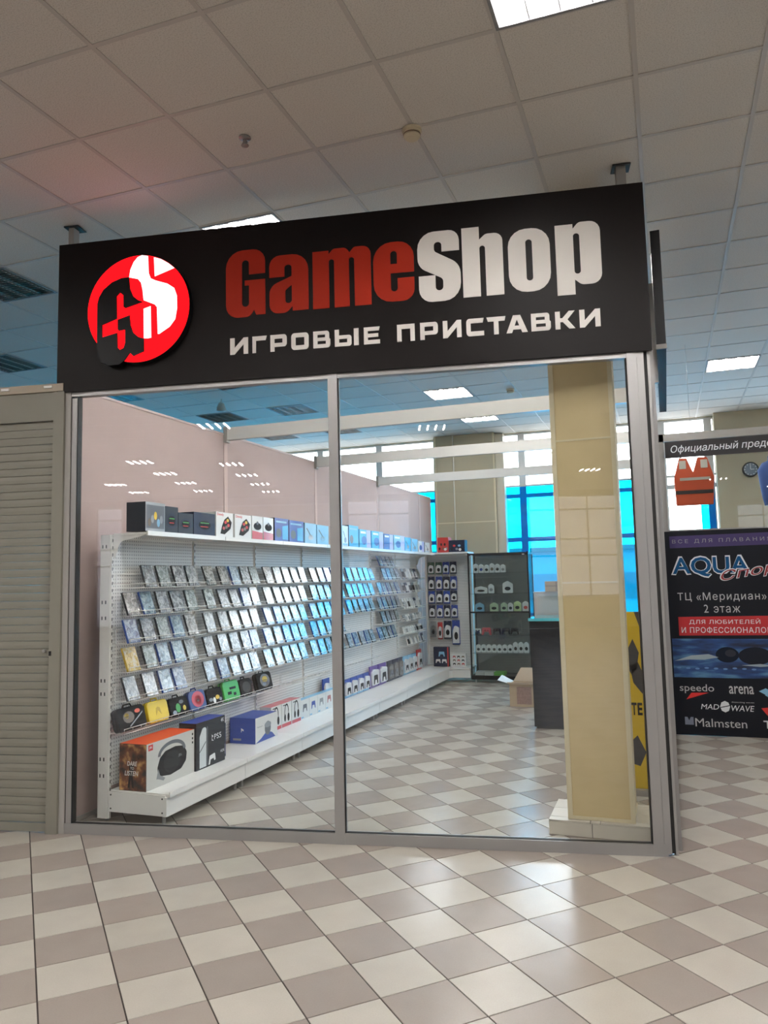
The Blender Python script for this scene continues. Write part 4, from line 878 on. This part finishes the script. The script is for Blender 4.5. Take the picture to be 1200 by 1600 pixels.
# ---- packs hung on the end bay
def hung(label, x, ztop, w_, h_, card, shell, big=False):
    t = thing('hanging_pack', label, 'blister pack', (x, 7.925, ztop-h_), 0, 'packs hung on the short end bay')
    part('card', B(0, w_, -.055, -.045, 0, h_), card, t)
    hull = rp([(.012,.02),(w_-.008,.02),(w_-.008,h_*.70,.03),(w_*.35,h_*.80,.03),(.012,h_*.55,.03)])
    part('shell', MB().prism(hull, -.08, -.055, 'y'), shell, t, bevel=.004)
    flat_shape('gamepad_picture', [ell(w_*.55, h_*.36, w_*.24, h_*.16, 14)], .004, INK, t, -.084)
    part('hook', MB().tube([(w_/2,-.11,h_-.012),(w_/2,0.02,h_-.012)], .0022, 5), ALU, t)
ROWH = [(1.845,.19),(1.615,.215),(1.385,.20),(1.16,.20)]
CG = M('carton_dark_green', (.03,.10,.06), .35)
for r, (zt, h_) in enumerate(ROWH):
    for q in range(4):
        x = [.185,.315,.435,.555][q] + .006*r*0
        hung('pack hung on short end bay, %s row down, %s from left' % (ORD[r], ORD[q]), x, zt, .105, h_ - (.03 if q == 3 and r in (2,) else 0), CG if r == 0 and q < 2 else CNV if (q+r) % 2 else CBL, SHW)
hung('grey pack hung at lower left of short end bay', .20, .90, .10, .25, CGR, SHD); hung('narrow white pack with red edge hung low on short end bay', .325, .89, .075, .27, CR, SHW); hung('wide white pack with black bars hung low on short end bay', .425, .91, .125, .28, CNV, SHW); hung('tall dark blue pack hung low right on short end bay', .56, .92, .125, .38, CBL, SHW)
for x0, x1, h_, mt, lb in ((.315,.555,.30,CNV,'dark purple game box with white gamepads on end bay deck'),(.585,.83,.205,CW,'white box with grid of small gamepad pictures on end bay deck')):
    t = thing('display_box', lb, 'box', (x0, 7.62, ZD), 0); w_ = x1-x0
    part('carton', B(0, w_, 0, .08, 0, h_), mt, t)
    if mt is CW:
        for a in range(3):
            for b_ in range(3): flat_shape('print', [pad_loop(.06+.07*a, .045+.055*b_, .045)], .0006, [INK,BRN,CR][(a+b_) % 3], t, -.0006)
    else:
        for q in (0,1): flat_shape('print', [pad_loop(.07+.10*q, .09, .08)], .0006, WHP, t, -.0006)
        flat_shape('print', [pad_loop(.13,.20,.10)], .0006, CLB, t, -.0006); part('side_print', B(w_-.02, w_, -.0006, 0, .002, h_-.002), CR, t)

# ---- glass showcase
vt = thing('glass_showcase', 'tall black framed glass showcase beside the blue window film', 'display cabinet', (.935, 7.5, 0))
W_, D_, HH = .935, .42, 1.965
for x in (0, W_-.022):
    for y in (0, D_-.022): part('post', B(x, x+.022, y, y+.022, .05, HH), BLACK, vt)
for z in (.09, HH-.03): part('frame_rail', B(0, W_, 0, .022, z-.012, z+.02).box(0, W_, D_-.022, D_, z-.012, z+.02).box(0,.022,0,D_,z-.012,z+.02).box(W_-.022,W_,0,D_,z-.012,z+.02), BLACK, vt)
part('base', B(0, W_, 0, D_, .05, .10), BLACK, vt); part('back', B(.02, W_-.02, D_-.012, D_-.006, .1, HH-.03), M('grey_cabinet_back', (.13,.14,.14), .3), vt)
part('top_glass', B(.01, W_-.01, .01, D_-.01, HH-.02, HH-.012), CABGLASS, vt); part('front_glass', B(.022, W_-.022, .006, .011, .10, HH-.03), CABGLASS, vt); part('side_glass', B(W_-.012, W_-.007, .02, D_-.02, .10, HH-.03), CABGLASS, vt); part('middle_rail', B(0, W_, -.001, .02, 1.045, 1.07), BLACK, vt)
SHELFZ = [.44, .715, 1.06, 1.34, 1.655]
for z in SHELFZ: part('shelf', B(.02, W_-.02, .03, D_-.02, z-.008, z), CABGLASS, vt)
for x in (.06, W_-.06): part('leg', MB().lathe([(.012,0),(.012,.05)], 8, (x, .06, 0)), WHITE, vt)
for x in (.05, W_-.09): part('clip', B(x, x+.035, -.004, .008, HH-.05, HH-.035), WHITE, vt)
def vpack(name, label, x, z, w_, h_, mat, spot, group, y=.16, rnd=False):
    t = thing(name, label, 'pack' if not rnd else 'gamepad', (.935+x, 7.5+y, z+.001), 0, group)
    hull = rp([(0,0,.01),(w_,0,.01),(w_,h_*.75,.03),(w_*.5,h_,.03),(0,h_*.8,.03)])
    part('shell', MB().prism(hull, 0, .04, 'y'), mat, t, bevel=.003); flat_shape('print', [ell(w_*.5, h_*.36, w_*.30, h_*.16, 14)], .002, spot, t, -.002)
SN = ['bottom','second','third','fourth','top']
for q in range(6): vpack('gamepad_pack', 'white gamepad pack on top shelf of glass showcase, %s from left' % ORD[q], .05+.085*q, SHELFZ[4], .08, .155-.012*(q % 3), SHW, [INK,CBL,INK,BRN,INK,CGR][q], 'packs in the showcase')
vpack('gamepad_pack', 'wide white pack with black oval on fourth shelf of showcase', .06, SHELFZ[3], .20, .11, SHW, INK, 'packs in the showcase'); vpack('gamepad_pack', 'small white pack beside black oval one in showcase', .275, SHELFZ[3], .09, .15, SHW, CGR, 'packs in the showcase')
vpack('gamepad_pack', 'white pack with blue lid on right of fourth showcase shelf', .50, SHELFZ[3], .155, .185, SHW, INK, 'packs in the showcase'); 
for q, (x, w_, mt) in enumerate(((.06,.14,CLB),(.29,.13,M('pale_green_pack', (.50,.62,.42), .3)),(.46,.10,M('pale_green_pack')),(.57,.08,SHW),(.66,.11,M('lime_pack', (.55,.70,.35), .3)),(.79,.10,SHW))): vpack('gamepad_pack', '%s pack on third shelf of showcase, %s from left' % (['light blue','pale green','pale green','white','lime','white'][q], ORD[q]), x, SHELFZ[2], w_, .14 if q < 4 else .16, mt, INK if q != 5 else CR, 'packs in the showcase')
def loose_pad(label, x, z, mat, s=.13):
    t = thing('gamepad', label, 'gamepad', (.935+x, 7.62, z+.062), 0, 'loose gamepads in the showcase')
    part('body', MB().prism(pad_loop(0,0,s), -.02, .02, 'y'), mat, t, bevel=.006)
    for a in (-.02,.025): part('stick', MB().lathe([(.008,-.030),(.010,-.02)], 10, (a,0,.0), axis='y'), GASKET, t)
loose_pad('white gamepad on second showcase shelf, leftmost', .10, SHELFZ[1], SHW, .11); loose_pad('red gamepad on second showcase shelf', .235, SHELFZ[1], RD, .15)
for q in range(3): loose_pad('black gamepad on second showcase shelf, %s of three' % ORD[q], .40+.135*q, SHELFZ[1], BLACK, .13)
for q in range(10): vpack('gamepad_pack', 'white gamepad pack on blue card, bottom showcase shelf, %s from left' % ORD[q], .05+.082*q, SHELFZ[0], .078, .13 if q < 7 else .17, SHW, INK, 'packs in the showcase')
for q, (x, w_, mt, nm) in enumerate(((.04,.13,CW,'white'),(.18,.14,CW,'cream'),(.33,.16,M('carton_green', (.10,.42,.03), .4),'green'))): t = thing('flat_box', 'flat %s box on floor of the glass showcase' % nm, 'box', (.935+x, 7.6, .101)); part('carton', B(0, w_, 0, .2, 0, .05), mt, t, bevel=.002); part('lid_line', B(-.0005, w_+.0005, -.0008, .2, .034, .036), CGR, t)

# ---- counter, boxes on it, open cardboard box
ct_ = thing('counter', 'black shop counter with turquoise top edge beside the tan column', 'counter', (2.42, 4.17, 0))
CTB = M('black_laminate', (.010,.012,.016), .3, spec=.2)
part('front_panel', B(0, .62, 0, .02, .02, 1.12), CTB, ct_); part('side_panel', B(0, .02, .02, .62, .02, 1.12), CTB, ct_); part('side_panel', B(.60, .62, .02, .62, .02, 1.12), CTB, ct_); part('kick', B(.02,.60,.02,.06,0,.06), GASKET, ct_)
part('worktop', B(-.02, .64, -.02, .64, 1.12, 1.15), M('turquoise_top', (.10,.50,.60), .15, coat=.6), ct_)
gp = thing('counter_screen', 'light grey upstand panel behind the black counter', 'panel', (2.36, 4.84, 0)); part('panel', B(0, .68, 0, .03, 0, 1.40), M('grey_laminate', (.42,.42,.43), .4), gp); part('cap', B(-.005,.685,-.005,.035,1.40,1.415), ALU, gp)
cb_ = thing('brown_carton', 'small brown carton on top of the grey upstand', 'box', (2.50, 4.80, 1.416)); part('carton', B(0,.30,-.02,.10,0,.115), M('brown_card', (.26,.19,.12), .7), cb_); part('tape', B(.12,.16,-.0206,.1006,.0,.1156), BRN, cb_); part('flap_line', B(0,.30,-.0208,-.02,.06,.064), INK, cb_)
cb = thing('cardboard_box', 'open cardboard box with raised flaps on floor beside counter', 'box', (1.905, 5.5, 0))
CARD = M('raw_cardboard', (.50,.38,.26), .8, noise=.06, nscale=10); CARDI = M('pale_cardboard', (.62,.50,.38), .8)
for q in ((0,.36,0,.006),(0,.36,.274,.28),(0,.006,.006,.274),(.354,.36,.006,.274)): part('side', B(*q, 0, .27), CARD, cb)
part('bottom', B(.006,.354,.006,.274,.0,.006), CARD, cb)
def flap(p, q, r, s, mat): m = MB(); n = Vector(q)-Vector(p); k = n.cross(Vector(s)-Vector(p)).normalized()*.005; m.v = [tuple(Vector(t)) for t in (p,q,r,s)] + [tuple(Vector(t)+k) for t in (p,q,r,s)]; m.f = [(0,1,2,3),(7,6,5,4),(0,4,5,1),(1,5,6,2),(2,6,7,3),(3,7,4,0)]; m.m = [0]*6; return part('flap', m, mat, cb)
flap((0,0,.27),(.36,0,.27),(.37,-.05,.30),(-.02,-.05,.30), CARDI); flap((0,.28,.27),(.36,.28,.27),(.36,.30,.44),(.10,.30,.44), CARDI); flap((0,0,.27),(0,.28,.27),(-.15,.30,.34),(-.15,.02,.31), M('flap_white', (.60,.62,.62), .7))
part('packing', B(.03,.33,.03,.25,.02,.255), M('packing_paper', (.55,.56,.55), .9, bump=.5, nscale=30), cb)
part('print', B(.09,.27,-.001,0,.03,.24), M('red_brown_print', (.34,.22,.19), .8, noise=.4, nscale=40), cb)

# yellow banner behind the column
yb = thing('yellow_banner', 'yellow roll-up banner half hidden behind the tan column', 'banner', (3.22, 1.9, 0))
part('sheet', B(0, .44, 0, .004, .04, 1.32), M('yellow_banner_print', (.62,.43,.02), .45), yb); part('base', B(-.02,.46,-.06,.06,0,.04), ALU, yb); part('pole', MB().tube([(.2,.02,.04),(.2,.02,1.33)], .008, 6), ALU, yb)
lettering('lettering', 'T', (.298,.334,.565,.655), INK, yb, -.002, bold=.04); lettering('lettering', 'E', (.340,.374,.565,.655), INK, yb, -.002, bold=.04)
for lp in ([(.27,1.0),(.33,1.12),(.37,1.02),(.35,.90),(.31,.86),(.28,.92)], [(.30,.92),(.36,.95),(.41,.82),(.38,.72),(.32,.80)], [(.26,.35),(.33,.42),(.385,.30),(.34,.20),(.27,.22)], [(.35,1.32),(.42,1.32),(.43,1.02),(.40,1.10),(.38,1.22)]): flat_shape('print', [lp], .001, M('banner_dark_print', (.04,.04,.045), .5), yb, -.001)

# ================================================================== RIGHT: neighbouring sports shop
YP = 4.2
rw = part('window_10', B(3.80, 3.86, YP-.01, YP+.05, 0, 3.02).box(3.80, 6.2, YP-.01, YP+.05, 2.94, 3.02).box(5.3, 5.36, YP-.01, YP+.05, 0, 3.02), ALU2, None); tag(rw, kind='structure')
part('glass_pane', B(3.86, 5.3, YP+.02, YP+.026, .02, 2.94), SHOPGLASS, rw); part('mid_rail', B(3.86,5.3,YP+.0,YP+.03,2.01,2.03), ALU2, rw); part('glass_pane', B(5.36, 6.2, YP+.02, YP+.026, .02, 2.94), SHOPGLASS, rw)
ps = thing('swim_advert', 'large dark swimming shop advert panel with logos right of the glass front', 'advert', (0, YP, 0))
part('sheet', B(3.815, 5.25, -.016, -.010, .001, 2.015), M('dark_advert_print', (.010,.011,.016), .5, spec=.15), ps)
def lt(s, box, mat, **kw): return lettering('lettering', s, box, mat, ps, -.0185, **kw)
def pr_(loop, mat, y=-.0172): return flat_shape('print', [loop], .001, mat, ps, y)
def band_mat(name, cols, scale, sx):
    m, N, L, b = new_mat(name)
    tc = N.new('ShaderNodeTexCoord'); mp = N.new('ShaderNodeMapping'); mp.inputs['Scale'].default_value = sx; L.new(tc.outputs['Object'], mp.inputs[0])
    nz = N.new('ShaderNodeTexNoise'); nz.inputs['Scale'].default_value = scale; nz.inputs['Detail'].default_value = 5; L.new(mp.outputs[0], nz.inputs['Vector'])
    cr = N.new('ShaderNodeValToRGB'); e = cr.color_ramp.elements; e[0].position = .34; e[0].color = (*cols[0],1); e[1].position = .68; e[1].color = (*cols[2],1); k = e.new(.5); k.color = (*cols[1],1)
    L.new(nz.outputs['Fac'], cr.inputs[0]); L.new(cr.outputs[0], b.inputs['Base Color']); b.inputs['Roughness'].default_value = .4; return m
pr_([(3.86,1.845),(5.2,1.855),(5.2,1.975),(3.86,1.965)], M('violet_band', (.06,.045,.13), .5, spec=.15)); lt('ВСЕ ДЛЯ ПЛАВАНИЯ', (3.885,4.79,1.885,1.93), CGR, spacing=1.5)
AQ = M('aqua_letter_blue', (.006,.075,.20), .5, spec=.15); WHO = M('letter_white', (.70,.72,.75), .5)
lettering('lettering', 'AQUA', (3.858,4.597,1.538,1.762), WHO, ps, -.0178, bold=.05); lt('AQUA', (3.874,4.581,1.552,1.748), AQ, bold=.02)
lettering('lettering', 'Спорт', (4.32,4.98,1.475,1.61), WHO, ps, -.0190, bold=.03, shear=.3, rot=.17); lettering('lettering', 'Спорт', (4.33,4.97,1.483,1.602), M('sport_dark_red', (.28,.015,.02), .4), ps, -.0200, bold=.0, shear=.3, rot=.17)
LG = M('letter_grey', (.46,.46,.47), .5)
lt('ТЦ «Меридиан»', (3.905,4.715,1.30,1.395), LG, spacing=1.15, bold=.0); lt('2 этаж', (4.145,4.475,1.195,1.275), LG, spacing=1.15, bold=.0)
pr_([(3.90,.97),(5.1,.98),(5.1,1.165),(3.90,1.155)], M('advert_red_band', (.42,.012,.018), .4)); lt('ДЛЯ ЛЮБИТЕЛЕЙ', (4.0,4.645,1.078,1.137), WHO, bold=.004, spacing=1.1); lt('И ПРОФЕССИОНАЛОВ', (3.925,4.74,.995,1.056), WHO, bold=.004, spacing=1.1)
part('swim_picture', B(3.83, 5.25, -.0175, -.016, .56, .94), band_mat('pool_water_print', ((.003,.006,.022),(.008,.045,.17),(.10,.25,.40)), 2.6, (1,1,5)), ps)
pr_(ell(4.33,.785,.105,.075,28), M('swimmer_dark_print', (.008,.012,.022), .5, spec=.15), -.0182)
pr_(ell(4.58,.775,.15,.085,28), M('swimmer_cap_print', (.012,.014,.022), .5, spec=.15), -.0184); pr_(ell(4.36,.80,.05,.035,20), M('swimmer_light_print', (.03,.034,.045), .5, spec=.15), -.0186)
pr_([(3.84,.72),(4.0,.775),(4.16,.79),(4.25,.76),(4.12,.735),(3.98,.735)], M('foam_print', (.28,.34,.38), .5), -.0184); pr_([(4.45,.685),(4.62,.70),(4.76,.685),(4.62,.672)], M('foam_print'), -.0186)
for q in range(9): pr_(ell(3.88+.085*q, .655-.004*(q % 3), .022, .009, 8), M('lane_float_print', (.10,.20,.42), .5), -.0182)
lt('speedo', (3.875,4.19,.405,.495), LG); pr_([(3.93,.345),(4.14,.415),(3.98,.41)], REDP); lt('arena', (4.325,4.545,.41,.485), LG, bold=.01); pr_([(4.59,.44),(4.65,.47),(4.72,.43),(4.66,.40)], CLB); pr_([(4.64,.405),(4.70,.43),(4.76,.39),(4.70,.365)], CLB)
lt('MAD', (4.06,4.225,.255,.305), WHO, bold=.0, shear=.2); lt('WAVE', (4.335,4.54,.245,.30), WHO, bold=.0, shear=.2); pr_(ell(4.28,.285,.045,.055,8), WHO); pr_([(4.24,.28),(4.32,.30),(4.32,.292),(4.24,.272)], INK, -.0182); lt('dissecting waves', (4.34,4.54,.32,.338), LG)
lt('Malmsten', (4.00,4.465,.085,.165), LG); pr_([(3.905,.10),(3.985,.10),(3.985,.175),(3.96,.175),(3.945,.14),(3.93,.175),(3.905,.175)], M('slate_print', (.16,.18,.24), .5)); pr_([(4.60,.28),(4.75,.30),(4.75,.23),(4.66,.20)], REDP); lt('TYR', (4.61,4.83,.09,.165), WHO, bold=.02)
tb_ = thing('banner_strip', 'black strip with white slanted Cyrillic words above the swimming advert', 'sign', (0, YP, 0))
part('strip', B(3.87, 5.3, -.018, -.010, 2.765, 2.935), M('black_strip_print', (.010,.008,.010), .4), tb_); lettering('lettering', 'Официальный представитель', (3.925,5.27,2.80,2.895), WHO, tb_, -.020, bold=.004, shear=.2)
# seen above the advert through the glass
vs = thing('safety_vest', 'orange safety vest with pale stripes hanging above the swimming advert', 'vest', (3.96, 4.9, 2.33))
VO = M('orange_vest_fabric', (.62,.09,.03), .8, noise=.1, nscale=20); ST = M('pale_reflective_tape', (.55,.53,.45), .4)
part('body', MB().prism(rp([(0,0),(.38,0),(.40,.30,.04),(.34,.52,.03),(.24,.52),(.19,.36),(.13,.52),(.05,.52,.03),(-.01,.30,.04)]), -.03, .06, 'y'), VO, vs, bevel=.01)
part('stripe', B(.0,.385,-.034,.064,.12,.16), M('dark_webbing', (.03,.025,.025), .7), vs); part('stripe', B(.05,.36,-.036,.066,.27,.30), ST, vs); part('shoulder_tape', B(.05,.12,-.036,.066,.40,.49), ST, vs); part('shoulder_tape', B(.27,.34,-.036,.066,.40,.49), ST, vs); part('hanger', MB().tube([(.05,.015,.52),(.19,.015,.60),(.34,.015,.52)], .006, 6), ALU, vs); part('cord', MB().tube([(.19,.015,.60),(.19,.015,HC-2.33)], .002, 5), ALU, vs)
ck = thing('wall_clock', 'small round wall clock with black rim on tan column at right', 'clock', (5.147, 9.19, 3.18)); part('rim', MB().lathe([(.12,-.0),(.12,-.04),(.10,-.045)], 24, axis='y'), BLACK, ck); part('dial', MB().lathe([(.10,-.046),(.10,-.044)], 24, axis='y'), M('slate_dial', (.16,.20,.25), .4), ck)
part('hand', B(-.004,.004,-.05,-.047,0,.07), WHP, ck); part('hand', B(0,.05,-.05,-.047,-.004,.004), WHP, ck)
for q in range(12): a = 2*PI*q/12; part('hour_mark', B(.085*math.sin(a)-.006,.085*math.sin(a)+.006,-.05,-.047,.085*math.cos(a)-.006,.085*math.cos(a)+.006), WHP, ck)
mq = thing('mannequin_torso', 'blue shirted mannequin torso at right edge above the advert', 'mannequin', (4.95, 5.0, 2.295)); part('torso', MB().lathe([(.10,0),(.12,.10),(.14,.28),(.15,.38),(.10,.46),(.045,.48),(.04,.53),(.02,.56)], 16), M('blue_sports_shirt', (.02,.07,.26), .7), mq, smooth=True); part('stand', MB().lathe([(.09,-.004),(.09,.0)], 16), ALU, mq); part('pole', MB().tube([(0,0,-2.29),(0,0,-.004)], .02, 8), ALU, mq); part('foot', MB().lathe([(.16,-2.295),(.16,-2.28)], 20), ALU, mq)

# ================================================================== CEILING FITTINGS
sd = [((2.604,-.247),'round cream smoke detector on the ceiling above the shop sign'),((1.95,6.15),'small smoke detector on shop ceiling seen through right pane')]
for (x, y), lb in sd:
    t = thing('smoke_detector', lb, 'detector', (x, y, HC)); CRM = M('cream_plastic', (.62,.55,.40), .5)
    part('base', MB().lathe([(.055,-.002),(.055,-.02)], 24), CRM, t); part('head', MB().lathe([(.045,-.02),(.048,-.045),(.035,-.058),(.01,-.06)], 24), CRM, t); part('vent_band', MB().lathe([(.0485,-.03),(.0485,-.037)], 24), BRN, t)
t = thing('sprinkler_head', 'small metal fire sprinkler head on the ceiling left of centre', 'sprinkler', (1.694, -.529, HC)); part('rosette', MB().lathe([(.035,-.001),(.035,-.006),(.015,-.012)], 18), ALU, t); part('stem', MB().lathe([(.009,-.01),(.009,-.045)], 10), ALU, t); part('deflector', MB().lathe([(.022,-.047),(.022,-.05)], 14), ALU, t)
for s in (-1,1): part('arm', MB().tube([(.008*s,0,-.02),(.016*s,0,-.032),(.006*s,0,-.045)], .003, 5), ALU, t)
for k, (x, y, lb) in enumerate(((-1.86,4.97,'white hanging speaker dome on shop ceiling at left pane'),(-3.05,2.1,'white hanging dome left of the shop sign, below the upper louvred light'))):
    t = thing('ceiling_speaker', lb, 'speaker', (x, y, HC)); part('stem', MB().lathe([(.01,0),(.01,-.06)], 8), WHITE, t); part('dome', MB().lathe([(.02,-.05),(.045,-.07),(.06,-.12),(.065,-.16),(.03,-.18)], 18), M('pale_dome', (.45,.52,.50), .4), t, smooth=True)
